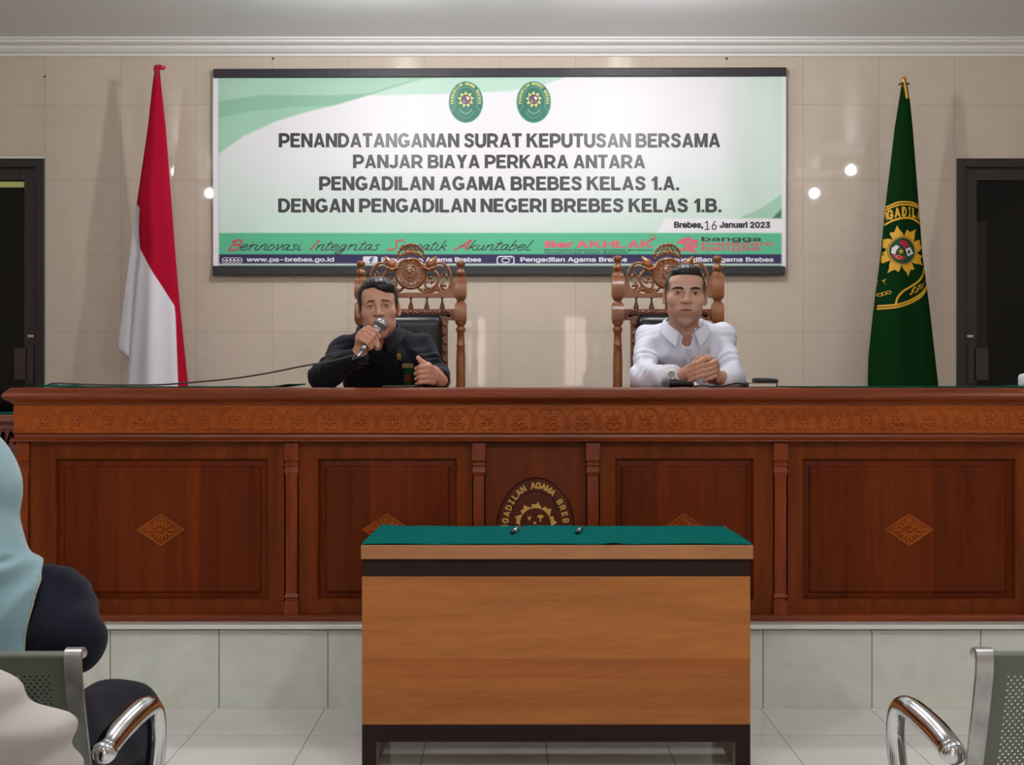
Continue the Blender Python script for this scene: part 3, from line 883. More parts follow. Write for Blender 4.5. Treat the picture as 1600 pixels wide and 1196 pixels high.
for cx_, nm, gr in ((728, 'PENGADILAN AGAMA BREBES', 'grey'), (834, 'PENGADILAN NEGERI BREBES', 'green')):
    pr = Print(ban)
    cy_ = 159.5
    pr.poly(ellipse(cx_, cy_, 27, 32.5, 64), EMB, 1)
    pr.line(ellipse(cx_, cy_, 26.4, 32, 64) + [(cx_ + 26.4, cy_)], 1.2, TEAL, 2)
    pr.arc_text(nm, cx_, cy_ - 2, 19.5, 24.5, 188, -8, 4.2, GOLD, 2, 0.03, 0.8)
    pr.line([(cx_ - 23, cy_ + 14), (cx_ - 17.5, cy_ + 8)] + ellipse(cx_, cy_ - 1, 17.3, 22.5, 30, math.pi, 2 * math.pi) + [(cx_ + 17.5, cy_ + 8), (cx_ + 23, cy_ + 14)], 0.9, TEAL, 2)
    pr.poly(sun(cx_, cy_ - 4, 8.6, 13.2, 9, rot=0.2), GOLD, 2)
    pr.poly(ellipse(cx_, cy_ - 4, 8.0, 8.0, 28), BROWN, 3)
    pr.poly([(cx_ + 1, cy_ - 9), (cx_ + 5.5, cy_ - 7), (cx_ + 4.5, cy_ - 3), (cx_ + 1, cy_ - 4.5)], WHITE, 4)
    pr.poly([(cx_ - 5, cy_ - 3), (cx_ - 1, cy_ - 2), (cx_ - 1, cy_ + 2), (cx_ - 4, cy_ + 1)], TEAL, 4)
    pr.poly(ellipse(cx_ + 3, cy_ - 1, 1.6, 2.0, 10), RED, 4)
    pr.line(ellipse(cx_, cy_ + 9, 9, 9, 20, 0.25, math.pi - 0.25), 2.0, TEAL, 2)
    pr.line(ellipse(cx_, cy_ + 4, 14, 21, 24, 0.5, math.pi - 0.5), 0.7, TEAL, 2)
    pr.build('emblem', inks, banner)

# ================================================================ flags
def flag_surface(L, R, D0, depth, folds, seed):
    rnd = random.Random(seed)
    ph = [rnd.uniform(0, 6.28) for _ in range(4)]
    def surf(px, py, layer=0, back=False):
        l, r = interp(L, py), interp(R, py)
        c = np.clip((px - (l + r) / 2) / ((r - l) / 2), -1, 1)
        t = np.clip((py - 100) / 500, 0, 1.3)
        e = np.sqrt(np.maximum(1 - c * c, 0))
        half = (r - l) / 2 / F * D0
        f = (np.sin(c * folds * 3.0 + ph[0] + t) * 0.45 + np.sin(c * folds * 1.7 + ph[1] - 2 * t) * 0.35) * t * e * half * 0.16
        D = D0 + (depth * half * e + f * 0.5 if back else -(depth * half * e + f)) - layer * 0.0009
        return ((px - CX) / F * D0, D, H - (py - CY) / F * D0)
    return surf
m_flag = mat('flag_cloth', (1, 1, 1, 1), 0.85, spec=0.06, sheen=0.0, attr='Col')
def flag_mesh(surf, L, R, y0, y1, colfn, nu=150, nv=420):
    V, Cc = [], []
    ys = np.linspace(y0, y1, nv)
    for back in (False, True):
        s = np.sin(np.linspace(-math.pi / 2, math.pi / 2, nu))
        if back: s = s[::-1][1:-1]
        l, r = interp(L, ys)[:, None], interp(R, ys)[:, None]
        px = l + (r - l) * (s[None, :] + 1) / 2
        py = np.repeat(ys[:, None], len(s), 1)
        x, y, z = surf(px, py, 0, back)
        V.append(np.stack([x, y, z], -1)); Cc.append(colfn(px, py))
    V = np.concatenate(V, 1); Cc = np.concatenate(Cc, 1)
    n = V.shape[1]
    ii = np.arange(nv * n).reshape(nv, n)
    i2 = np.roll(ii, -1, 1)
    Q = np.stack([ii[:-1], ii[1:], i2[1:], i2[:-1]], -1).reshape(-1, 4)
    return V.reshape(-1, 3), Q, np.concatenate([Cc.reshape(-1, 3), np.ones((nv * n, 1))], 1)
m_pole = mat('pole_varnish', C(120, 80, 50), 0.4)
m_redcloth = mat('red_cloth', C(178, 22, 48), 0.75)
m_gold = mat('gold_finial', C(200, 150, 60), 0.35, 0.6)
FD = 7.12
def flag_stand(root, px, py_top, name='pole'):
    p = P(px, py_top, FD)
    b = MB(); b.tube([(p.x, FD, DAIS_Z + 0.02), (p.x, FD, p.z)], 0.011, 12); b.build('pole', m_pole, root, smooth=True)
    b = MB(); b.lathe([(0.15, 0), (0.15, 0.02), (0.1, 0.035), (0.03, 0.05), (0.022, 0.12), (0.012, 0.13)], (p.x, FD, DAIS_Z + 0.0005), 24); b.build('stand_base', m_pole, root, smooth=True)
# red and white flag
L1 = [(100, 241), (112, 241), (135, 238), (200, 231), (318, 214), (385, 219), (430, 213), (545, 203), (605, 198), (700, 190)]
R1 = [(100, 250), (112, 250), (135, 252), (200, 259), (318, 268), (400, 274), (478, 281), (605, 294), (700, 305)]
s1 = flag_surface(L1, R1, FD, 0.55, 2.2, 3)
def red_white(px, py):
    xb = interp([(300, 150), (317, 212), (326, 220), (382, 217), (392, 222), (478, 275), (495, 277), (605, 282.5), (700, 287)], py)
    w = np.clip((xb - px) / 1.2 + 0.5, 0, 1)[..., None]
    return lin((166, 18, 46)) * (1 - w) + lin((222, 218, 228)) * w
V, Q, cc = flag_mesh(s1, L1, R1, 104, 690, red_white)
flag = thing('flag', 'red over white flag hanging furled on a pole at the left of the banner', 'flag', (P(246, 605, FD).x, FD, DAIS_Z))
fl = np_mesh('flag_cloth', V, Q, m_flag, flag, colors=cc)
# the loose white corner behind the main fall
nu_, nv_ = 24, 60
V2 = []
for j in range(nv_):
    t = j / (nv_ - 1)
    py = 318 + t * (560 - 318)
    l = interp([(318, 213), (545, 183), (560, 199)], py); r = interp([(318, 216), (400, 226), (560, 214)], py)
    for i in range(nu_):
        s = i / (nu_ - 1)
        px = l + (r - l) * s
        V2.append(P(px, py + 6 * s * t, FD + 0.02 - 0.03 * t * math.sin(s * 3.1) - 0.02 * (1 - s) * t))
b = MB(); b.add(V2, [(j * nu_ + i, j * nu_ + i + 1, (j + 1) * nu_ + i + 1, (j + 1) * nu_ + i) for j in range(nv_ - 1) for i in range(nu_ - 1)])
b.build('loose_corner', mat('white_flag_cloth', C(214, 210, 220), 0.75, sheen=0.2), flag, smooth=True, solid=0.002)
b = MB()
b.ball(P(245, 108, FD), (0.017, 0.017, 0.022)); b.tube(catmull([P(245, 106, FD - .01), P(250, 104, FD - .014), P(254, 107, FD - .014), P(258, 104, FD - .01)], 5), [0.011, .011, .011, .011, .011, .010, .010, .010, .010, .009, .009, .009, .009, .008, .008, .006], 8)
b.build('tied_top', m_redcloth, flag, smooth=True)
flag_stand(flag, 245, 108)
# green court flag
L2 = [(120, 1410), (130, 1409), (200, 1398), (320, 1384), (400, 1376), (483, 1365), (560, 1357), (605, 1356), (700, 1354)]
R2 = [(120, 1414), (130, 1417), (160, 1422), (200, 1426), (320, 1435), (400, 1441), (430, 1445), (483, 1452), (605, 1465.5), (700, 1476)]
s2 = flag_surface(L2, R2, FD, 0.6, 1.6, 11)
V, Q, cc = flag_mesh(s2, L2, R2, 122, 690, lambda px, py: np.zeros(px.shape + (3,)) + lin((9, 46, 17)), 90, 160)
flag = thing('flag', 'dark green court flag with gold emblem hanging furled at the right of the banner', 'flag', (P(1412, 605, FD).x, FD, DAIS_Z))
np_mesh('flag_cloth', V, Q, m_flag, flag, colors=cc)
thr = [mat('gold_thread', C(212, 158, 26), 0.6), mat('green_thread', C(14, 60, 30), 0.7), mat('white_thread', C(214, 214, 210), 0.6), mat('red_thread', C(170, 24, 54), 0.6), mat('orange_thread', C(222, 120, 50), 0.6)]
pr = Print(s2)
def X2(py, s): return float(interp(L2, py) + (interp(R2, py) - interp(L2, py)) * s)
def band(pts, w, mi=0, layer=1):                 # pts = (fraction across, py)
    q = catmull([Vector((X2(y, s), y, 0)) for s, y in pts], 8)
    pr.line([(p.x, p.y) for p in q], w, mi, layer)
band([(0.0, 324.5), (0.25, 319), (0.5, 317.5), (0.75, 318.5), (1.0, 323)], 2.7); band([(0.0, 328.5), (0.25, 323.2), (0.5, 321.6), (0.75, 322.6), (1.0, 327)], 2.7)
band([(0.0, 352), (0.2, 346), (0.5, 342.5), (0.75, 344), (1.0, 352)], 3.2)
# arched letters
for ch, s, yb, w, rot in (('N', 0.02, 344.5, 3, 0.2), ('G', 0.115, 343.5, 8.2, 0.16), ('A', 0.29, 341, 8.6, 0.08), ('D', 0.48, 339.5, 8.2, 0.0), ('I', 0.645, 339.7, 3.2, -0.05), ('L', 0.78, 341, 6.4, -0.1), ('A', 0.93, 343.5, 6.0, -0.2)):
    v, f = glyph(ch, 0.045)
    X = (v[:, 0] - v[:, 0].min()) / (v[:, 0].max() - v[:, 0].min()) * w - w / 2
    Y = v[:, 1] / 0.515 * 13.5
    cx_ = X2(yb - 6, s)
    pr.put((np.stack([np.clip(cx_ + X * math.cos(rot) - Y * math.sin(rot) * 0.4, X2(yb - 7, 0.005), X2(yb - 7, 0.995)), yb - (Y + X * math.sin(rot))], 1), f), 0, 2, 8)
cx_, cy_ = 1405, 394
def clipx(pts): return [(min(max(x, X2(y, 0.01)), X2(y, 0.99)), y) for x, y in pts]
def flame(cx, cy, r0, r1, n, rot):
    out = []
    for i in range(n):
        a = 2 * math.pi * i / n + rot; w = 2 * math.pi / n
        for da, r in ((0.0, r0), (0.12, r0 + (r1 - r0) * .55), (0.2, r0 + (r1 - r0) * .62), (0.38, r0 + (r1 - r0) * .5), (0.62, r1), (0.68, r0 + (r1 - r0) * .62), (0.86, r0 + (r1 - r0) * .32)):
            out.append((cx + r * math.cos(a + w * da), cy + r * math.sin(a + w * da)))
    return out
pr.poly(clipx(flame(cx_, cy_, 22.5, 41, 8, 0.1)), 0, 1, 2.5)
pr.poly(ellipse(cx_, cy_, 22, 22.6, 40), 1, 2, 2.5)
pr.line(ellipse(cx_, cy_, 20.4, 21.2, 40) + [(cx_ + 20.4, cy_)], 1.2, 0, 3)
pr.poly([(1399, 381), (1404, 377.5), (1411, 378), (1415, 386), (1409, 390), (1404, 386)], 3, 3, 2.5)
pr.poly([(1409, 391), (1417, 388), (1422, 398), (1413, 402.5)], 2, 3, 2.5); pr.poly(ellipse(1415, 395.5, 2.2, 3.2, 12), 1, 4)
pr.poly([(1388, 397), (1389, 389), (1395, 385), (1400, 388), (1395, 393), (1393, 400)], 2, 3, 2.5)
pr.poly([(1389, 401), (1394, 399), (1402, 402), (1410, 404), (1404, 408.5), (1395, 407)], 3, 3, 2.5); pr.line(ellipse(1398.5, 404, 4.5, 2.3, 16) + [(1403, 404)], 1.2, 4, 4)
pr.poly([(1402 + r * math.cos(a), 395 + r * math.sin(a)) for i in range(10) for a, r in [(-math.pi / 2 + i * math.pi / 5, 5.2 if i % 2 == 0 else 2.2)]], 0, 4)
# lower bands and the upside-down letters
band([(0.0, 483.5), (0.3, 482), (0.55, 476), (0.8, 465), (1.0, 449)], 2.8); band([(0.0, 479.2), (0.3, 478), (0.55, 472), (0.8, 461), (1.0, 445)], 2.8)
band([(0.31, 478), (0.325, 470), (0.37, 463), (0.46, 456), (0.62, 449), (0.78, 441), (0.9, 431), (0.985, 417)], 3.0)
for ch, px, py, ang in (('S', 1420, 456, 0.48), ('E', 1428.5, 452.5, 0.5), ('B', 1436.5, 447.5, 0.62), ('E', 1442.5, 441, 0.8)):
    v, f = glyph(ch, 0.04)
    X = (v[:, 0] - v[:, 0].mean()) / 0.51 * 10 * 0.85
    Y = (v[:, 1] - 0.255) / 0.51 * 13
    X, Y = -X, -Y                                  # standing on its head
    qx, qy = px + X * math.cos(ang) + Y * math.sin(ang), py - (X * math.sin(ang) + Y * math.cos(ang)) * (1 if True else 1)
    qx = np.minimum(qx, interp(R2, qy) - 0.4)
    pr.put((np.stack([qx, qy], 1), f), 0, 2, 8)
pr.line(catmull([Vector((1370, 439, 0)), Vector((1376, 440, 0)), Vector((1381, 437, 0)), Vector((1377, 441, 0)), Vector((1380, 445, 0)), Vector((1371, 445, 0))], 4) and [(1370, 439), (1376, 440), (1381, 437), (1377, 441), (1380, 445), (1371, 445)], 1.3, 0, 1)
for k in range(3): pr.line(ellipse(1372 + 5.5 * k, 461.5 - 1.6 * k, 3.4, 2.2, 14) + [(1375.4 + 5.5 * k, 461.5 - 1.6 * k)], 1.1, 0, 1)
pr.build('embroidery', thr, flag)
b = MB(); b.lathe([(0.010, -0.02), (0.012, 0.0), (0.013, 0.004), (0.013, 0.02), (0.009, 0.024)], P(1412, 128, FD), 14); b.build('finial', m_gold, flag, smooth=True)
b = MB(); b.grid(lambda u, v: P(1412 + 1.5 + 4 * v + (u - .5) * (3.5 + v), 128 + 26 * v, FD - .02 - .01 * math.sin(u * 3)), 5, 10); b.build('ribbon_end', thr[0], flag, solid=0.002, smooth=True)
b = MB(); b.tube([P(1404, 133, FD - .012), P(1409, 130, FD - .02), P(1415, 130, FD - .02), P(1421, 131.5, FD - .012)], 0.004, 8); b.build('tie_cord', mat('dark_cord', C(40, 50, 30), 0.7), flag, smooth=True)
flag_stand(flag, 1412, 126)
# ================================================================ judges' bench
w1, w2 = C(88, 34, 5), C(122, 53, 9)
m_bench = wood('bench_wood', w1, w2, (26, 26, 1.6), 0.42, 0.0, spec=0.15)
m_benchh = wood('bench_wood_rail', w1, C(134, 56, 10), (1.4, 26, 26), 0.33, 0.15, spec=0.4)
m_frieze = wood('frieze_wood', C(132, 56, 6), C(168, 80, 14), (2, 20, 20), 0.4, 0.05, spec=0.25)
m_dark_panel = wood('panel_wood', C(84, 32, 12), C(112, 46, 16), (22, 22, 1.2), 0.32, 0.3)
m_orn = wood('ornament_wood', C(128, 56, 6), C(158, 76, 12), (12, 12, 12), 0.42, 0.0, spec=0.2)
XB0, XB1, YBK = -1.846, 2.022, 5.80
bench = thing('judges_bench', 'long carved brown wooden bench with panelled front on the tiled dais', 'bench', (0.09, 5.21, DAIS_Z))
def zz(py, D): return H - (py - CY) / F * D
def xx(px, D): return (px - CX) / F * D
def ringset(prof, yf):
    return [[(XB0 - o, yf - o, z), (XB1 + o, yf - o, z), (XB1 + o, YBK, z), (XB0 - o, YBK, z)] for o, z in prof]
BT = 1.1787                                        # bench top height
b = MB(); b.rings(ringset([(-0.01, 1.118), (0.0, 1.1185), (0.004, 1.124), (0.016, 1.131), (0.025, 1.137), (0.031, 1.144), (0.0315, 1.149), (0.026, 1.158), (0.016, 1.170), (0.009, 1.1765), (0.004, BT)], 5.205))
b.build('bench_top', m_benchh, bench, bevel=0.0012)
YF = 5.215
zf0, zf1 = zz(677, YF), 1.118
b = MB()
b.box(XB0, XB1, YF, YF + 0.05, zf0, zf1)
b.box(XB0, XB0 + 0.05, YF + 0.05, YBK, zf0, zf1); b.box(XB1 - 0.05, XB1, YF + 0.05, YBK, zf0, zf1)
def motif(b, cx, cz, y):
    for s in (-1, 1):
        pts = [(cx + s * 0.003, y, cz + 0.033), (cx + s * 0.012, y, cz + 0.039), (cx + s * 0.028, y, cz + 0.038), (cx + s * 0.043, y, cz + 0.028), (cx + s * 0.051, y, cz + 0.010), (cx + s * 0.053, y, cz - 0.010), (cx + s * 0.05, y, cz - 0.028), (cx + s * 0.041, y, cz - 0.040)]
        c = catmull(pts, 3)
        b.tube(c, [0.0030 + 0.0026 * math.sin(math.pi * i / (len(c) - 1)) for i in range(len(c))], 6, flat=1.0)
        b.ball((cx + s * 0.016, y, cz - 0.035), (0.016, 0.006, 0.0062), 8, 5, R=Matrix.Rotation(-s * 0.35, 3, 'Y'))
        b.ball((cx + s * 0.025, y, cz - 0.022), (0.0075, 0.005, 0.011), 8, 5, R=Matrix.Rotation(s * 0.5, 3, 'Y'))
        b.ball((cx + s * 0.023, y, cz + 0.014), (0.006, 0.005, 0.0115), 8, 5, R=Matrix.Rotation(s * 0.7, 3, 'Y'))
    for k in range(6):
        a = k * math.pi / 3 + math.pi / 6
        b.ball((cx + 0.0135 * math.cos(a), y, cz - 0.004 + 0.0135 * math.sin(a)), (0.0105, 0.006, 0.0068), 7, 5, R=Matrix.Rotation(-a, 3, 'Y'))
    b.ball((cx, y, cz - 0.004), (0.005, 0.006, 0.005), 7, 5)
    b.ball((cx, y, cz + 0.023), (0.004, 0.004, 0.008), 7, 5)
    ex = cx + 0.0585
    for k in range(4):
        a = k * math.pi / 2 + math.pi / 4
        b.ball((ex + 0.006 * math.cos(a), y, cz - 0.034 + 0.006 * math.sin(a)), (0.005, 0.003, 0.004), 6, 4, R=Matrix.Rotation(-a, 3, 'Y'))
cz = (zf0 + zf1) / 2 - 0.002
pitch = 49.35 / F * YF
x = xx(70.7, YF) - pitch
while x < XB1 - 0.03:
    if x > XB0 + 0.03: motif(b, x, cz, YF)
    else:                                            # the cut-off half motif at the left end
        c = catmull([(XB0 + 0.004, YF, cz + 0.036), (XB0 + 0.018, YF, cz + 0.033), (XB0 + 0.034, YF, cz + 0.018), (XB0 + 0.041, YF, cz - 0.005), (XB0 + 0.041, YF, cz - 0.03)], 3)
        b.tube(c, 0.003, 6)
        b.ball((XB0 + 0.03, YF, cz - 0.036), (0.012, 0.004, 0.004), 8, 5)
    x += pitch
b.build('carved_frieze', m_frieze, bench, auto=40)
zm0 = zz(691, YF)
b = MB(); b.rings(ringset([(-0.02, zm0 + 0.002), (0.002, zm0), (0.012, zm0 + 0.002), (0.014, zm0 + 0.008), (0.004, zm0 + 0.012), (-0.002, zm0 + 0.018), (-0.004, zm0 + 0.028), (0.002, zf0 - 0.001), (-0.02, zf0)], YF))
b.build('middle_moulding', m_benchh, bench, bevel=0.001)
YP = 5.24                                            # face of the panel frames
zb0 = DAIS_Z
# carcase behind the panels, closed ends
b = MB(); b.box(XB0 + 0.01, XB1 - 0.01, YP + 0.028, YP + 0.06, zb0, zm0); b.box(XB0 + 0.01, XB0 + 0.05, YP + 0.06, YBK - 0.01, zb0, zm0); b.box(XB1 - 0.05, XB1 - 0.01, YP + 0.06, YBK - 0.01, zb0, zm0)
b.build('carcase', m_bench, bench)
b = MB(); b.rings(ringset([(-0.0, zb0 + 0.0005), (0.004, zb0 + 0.0005), (0.004, zb0 + 0.014), (-0.004, zb0 + 0.022), (-0.02, zb0 + 0.026)], YF))
b.build('base_moulding', m_benchh, bench, bevel=0.0015)
zbase = zb0 + 0.022
# pilasters (centre px, half width px)
m_pil = wood('pilaster_wood', C(100, 36, 5), C(134, 56, 10), (26, 26, 1.6), 0.38, 0.1, spec=0.25)
for cx_, hw in ((36.5, 9.5), (455.5, 11), (748, 10.5), (926.5, 10.8), (1219.5, 11.2), (1645, 11)):
    xc, w = xx(cx_, 5.225), hw / F * 5.225
    def ring(hw_, y_, z_): return [(xc - hw_, y_, z_), (xc + hw_, y_, z_), (xc + hw_, YP + 0.03, z_), (xc - hw_, YP + 0.03, z_)]
    zt = lambda py: zz(py, 5.225)
    b = MB()
    b.rings([ring(w, 5.218, zt(692)), ring(w, 5.218, zt(720)), ring(w - .004, 5.224, zt(721.5)), ring(w - .004, 5.224, zt(723)), ring(w, 5.219, zt(724.5)), ring(w, 5.219, zt(727.5)), ring(w - .003, 5.223, zt(729)), ring(w - 0.002, 5.222, zt(733)),
             ring(w, 5.220, zt(738)), ring(w - .005, 5.224, zt(744)), ring(w - .005, 5.224, zt(928)), ring(w, 5.220, zt(932)), ring(w, 5.219, zt(934)), ring(w - .004, 5.225, zt(936)), ring(w - .004, 5.225, zt(938)), ring(w, 5.218, zt(940)), ring(w, 5.218, zbase)])
    b.build('pilaster', m_pil, bench, bevel=0.0012)
# framed panels
def rect(x0, x1, z0, z1, y): return [(x0, y, z0), (x1, y, z0), (x1, y, z1), (x0, y, z1)]
ORN = None
def panel(fx0, fx1, rx0, rx1, gx0, gx1, dx, seed):
    """frame outer, recess, raised field (px), ornament centre"""
    rnd = random.Random(seed)
    X = lambda p: xx(p, YP)
    zt, zbm = zm0, zbase
    rz0, rz1 = zz(937, YP), zz(718, YP)
    gz0, gz1 = zz(925, YP), zz(731, YP)
    b = MB()
    b.rings([rect(X(fx0), X(fx1), zbm, zt, YP + 0.028), rect(X(fx0), X(fx1), zbm, zt, YP), rect(X(rx0) - .004, X(rx1) + .004, rz0 - .004, rz1 + .004, YP), rect(X(rx0), X(rx1), rz0, rz1, YP + 0.004), rect(X(rx0) + .002, X(rx1) - .002, rz0 + .002, rz1 - .002, YP + 0.020)], cap1=False)
    fr = b.build('panel_frame', m_bench, bench)
    x0, x1 = X(gx0), X(gx1)
    e = [x0 - 0.1, x0 + (x1 - x0) * rnd.uniform(0.26, 0.36), x0 + (x1 - x0) * rnd.uniform(0.62, 0.7), x1 + 0.1]
    off = OFF[bench].x
    fac = [rnd.uniform(0.8, 0.95), rnd.uniform(1.1, 1.25), rnd.uniform(0.85, 1.0)]
    mp = wood('panel_wood_boards', C(84, 29, 4), C(108, 42, 7), (24, 24, 1.3), 0.45, 0.0, spec=0.12, planks=(0, [q - off for q in e], fac))
    b = MB()
    b.rings([rect(X(rx0) - .003, X(rx1) + .003, rz0 - .003, rz1 + .003, YP + 0.026), rect(X(rx0) - .003, X(rx1) + .003, rz0 - .003, rz1 + .003, YP + 0.018), rect(x0 - .006, x1 + .006, gz0 - .006, gz1 + .006, YP + 0.014), rect(x0, x1, gz0, gz1, YP + 0.006)])
    b.build('raised_panel', mp, bench, bevel=0.002)
    # lozenge
    c = P(dx, 828.5, YP + 0.006)
    a, h = 0.093, 0.062
    loz = lambda k, y: [(c.x - a * k, y, c.z), (c.x, y, c.z - h * k), (c.x + a * k, y, c.z), (c.x, y, c.z + h * k)]
    b = MB()
    b.rings([loz(1, c.y + .002), loz(1, c.y - 0.004), loz(0.93, c.y - 0.007), loz(0.86, c.y - 0.005), loz(0.84, c.y - 0.002)])
    for k in range(14):
        t = 2 * math.pi * (k + 0.5) / 14 + math.pi / 2
        r = 1.0 / ((abs(math.cos(t)) / 0.074 + abs(math.sin(t)) / 0.047)) * 0.78 + 0.012
        p = Vector((c.x + math.cos(t) * r * 0.62, c.y - 0.004, c.z + math.sin(t) * r * 0.62))
        b.ball(p, (r * 0.40, 0.007, 0.0065), 8, 6, R=Matrix.Rotation(-t, 3, 'Y'))
    b.ball((c.x, c.y - 0.006, c.z), (0.008, 0.008, 0.008), 10, 7)
    b.build('lozenge_ornament', m_orn, bench, auto=50)
panel(47, 444, 88, 418, 101, 405, 251.5, 1)
panel(467, 737.5, 497, 713, 510, 700, 604.5, 2)
panel(937.5, 1208, 962, 1177, 973, 1165, 1068.5, 3)
panel(1231, 1634, 1255, 1586, 1267, 1572, 1420, 4)
# centre panel with the carved oval
b = MB(); b.box(xx(758.5, YP), xx(915.7, YP), YP + 0.008, YP + 0.028, zbase, zm0); b.build('centre_panel', wood('centre_wood', C(90, 37, 13), C(112, 50, 20), (24, 24, 1.2), 0.45, 0.0, spec=0.15), bench)
YC = YP + 0.008
b = MB()
EC = P(837, 828, YC)
ea, eb = 62 / F * YC, 83 / F * YC
def oval(k, y, n=72): return [(EC.x + ea * k * math.cos(2 * math.pi * i / n), y, EC.z + eb * k * math.sin(2 * math.pi * i / n)) for i in range(n)]
b.rings([oval(1.0, YC + .002), oval(1.0, YC - .003), oval(.985, YC - .005), oval(.97, YC - .003), oval(.955, YC - .002), oval(0.95, YC - .006), oval(.74, YC - .006), oval(.725, YC - .001), oval(.70, YC - .001), oval(.69, YC - .004), oval(.36, YC - .004), oval(.35, YC - .001)])
medal = b.build('oval_medallion', wood('medallion_wood', C(72, 26, 9), C(90, 34, 13), (20, 20, 2), 0.4, 0.1, spec=0.25), bench, auto=40)
m_brassl = mat('brass_letters', C(206, 160, 78), 0.4, 0.0)
em = lambda px, py, layer=0: P(px, py, YC - 0.0065 - 0.001 * layer)
pr = Print(em)
pr.arc_text('PENGADILAN AGAMA BREBES', 837, 827, 43.5, 63.5, 196.5, -7.3, 9.2, 0, 1, 0.035, 0.92)
fl_ = []
pr.poly(flame(836.5, 818, 24.5, 34, 9, 0.25), 0, 0)
rg = ellipse(836.5, 818, 24, 24, 40)
pr.build('medallion_letters', m_brassl, medal)
b = MB(); b.prism([(P(x, y, YC).x, P(x, y, YC).z) for x, y in rg], YC - 0.0085, YC + 0.001); b.build('medallion_core', MATS['medallion_wood'], medal)
pr = Print(lambda px, py, layer=0: P(px, py, YC - 0.0095 - 0.001 * layer))
pr.poly([(824, 806), (827, 809), (830, 806), (829, 812), (826.5, 814), (825, 811)], 0)
pr.poly(ellipse(844.5, 808.5, 5, 3.8, 16, math.pi, 2 * math.pi) + [(845.5, 810), (846, 815), (843, 815), (843.5, 810)], 0)
pr.poly([(835.5 + r * math.cos(a), 817.5 + r * math.sin(a)) for i in range(10) for a, r in [(-math.pi / 2 + i * math.pi / 5, 3.4 if i % 2 == 0 else 1.5)]], 0)
pr.line(ellipse(842.5, 825, 3, 3.2, 16) + [(845.5, 825)], 1.2, 0); pr.line([(826, 826), (829, 821), (831, 826)], 1.4, 0)
pr.build('medallion_signs', m_brassl, medal, thick=0.002)

# ---------------------------------------------------------------- things on the bench
m_felt = mat('green_felt', C(14, 84, 72), 0.95, spec=0.04, sheen=0.0, bump=0.4, bscale=400)
def felt(px0, px1, curl0, curl1, label):
    x0, x1 = xx(px0, 5.3), xx(px1, 5.3)
    L = x1 - x0
    def fn(u, v):
        x = x0 + L * u
        lift = curl1 * max(0, (u - 1 + 0.09 / L) * L / 0.09) ** 1.6 + curl0 * max(0, (0.05 / L - u) * L / 0.05) ** 1.6
        return (x, 5.245 + 0.45 * v + 0.004 * math.sin(9 * u + 2), BT + 0.0022 + lift + 0.0006 * (1 + math.sin(40 * u + 6 * v)))
    b = MB(); b.grid(fn, 90, 8)
    return tag(b.build('felt_cloth', m_felt, smooth=True, solid=0.003, origin=(x0 + L / 2, 5.45, BT)), label, 'cloth', None)
felt(66, 455, 0.006, 0.010, 'thin green felt cloth with curled corner on the left end of the bench')
felt(1240, 1640, 0.0, 0.004, 'thin green felt cloth lying flat on the right end of the bench')
# ================================================================ signing table
tw = C(150, 92, 52)
T0, TY0, TY1 = thing('signing_table', 'plain light oak table with dark bands in front of the dais', 'table', (0.083, 4.6, 0)), 4.33, 4.87
tx0, tx1 = xx(565, TY0), xx(1174.5, TY0)
offz = 0
m_oak = wood('table_oak', C(148, 90, 43), C(174, 110, 56), (1.0, 16, 12), 0.45, 0.0, spec=0.25, planks=(2, [zz(1133, TY0), zz(1108, TY0), zz(1062, TY0), zz(1030, TY0), zz(970, TY0), zz(901, TY0)],
             [(0.97, .95, .93), (0.93, .88, .83), (0.86, 0.76, .66), (1.04, 1.03, .99), (0.99, .98, .96)]))
m_oak_edge = wood('table_oak_edge', C(152, 98, 56), C(170, 113, 66), (6, 6, 22), 0.42, 0.1)
m_wenge = wood('table_wenge', C(34, 20, 17), C(44, 27, 23), (2, 20, 20), 0.55, 0.0, spec=0.15)
m_side = mat('table_side_laminate', C(150, 132, 120), 0.5, var=0.05)
zt_, z1_, z2_, z3_, z4_ = zz(851.5, TY0), zz(873.5, TY0), zz(901, TY0), zz(1133, TY0), zz(1160, TY0)
b = MB(); b.box(tx0 - 0.001, tx1 + 0.003, TY0 - 0.012, TY1 + 0.01, z1_, zt_); b.build('table_top', m_oak_edge, T0, bevel=0.002)
b = MB(); b.box(tx0 + 0.001, tx1 - 0.004, TY0, TY0 + 0.018, z2_, z1_ - 0.0003); b.build('top_band', m_wenge, T0, bevel=0.001)
b = MB(); b.box(tx0 + 0.001, tx1 - 0.004, TY0 + 0.001, TY0 + 0.018, z3_, z2_); b.build('front_panel', m_oak, T0, bevel=0.001)
b = MB(); b.box(tx0 + 0.001, tx1 - 0.004, TY0, TY0 + 0.018, z4_, z3_); b.build('bottom_band', m_wenge, T0, bevel=0.001)
for s in (-1, 1):
    xo = tx0 + 0.001 if s < 0 else tx1 - 0.004
    xi = xo - s * 0.044
    b = MB(); b.box(min(xo, xi), max(xo, xi), TY0, TY0 + 0.018, 0.0005, z4_); lg = b.build('leg_front', m_wenge, T0, bevel=0.001)
    b = MB(); b.box(min(xo, xi), max(xo, xi), TY0 + 0.0185, TY1 - 0.02, 0.0005, z1_ - 0.0005); b.build('side_panel', m_side, T0, bevel=0.001)
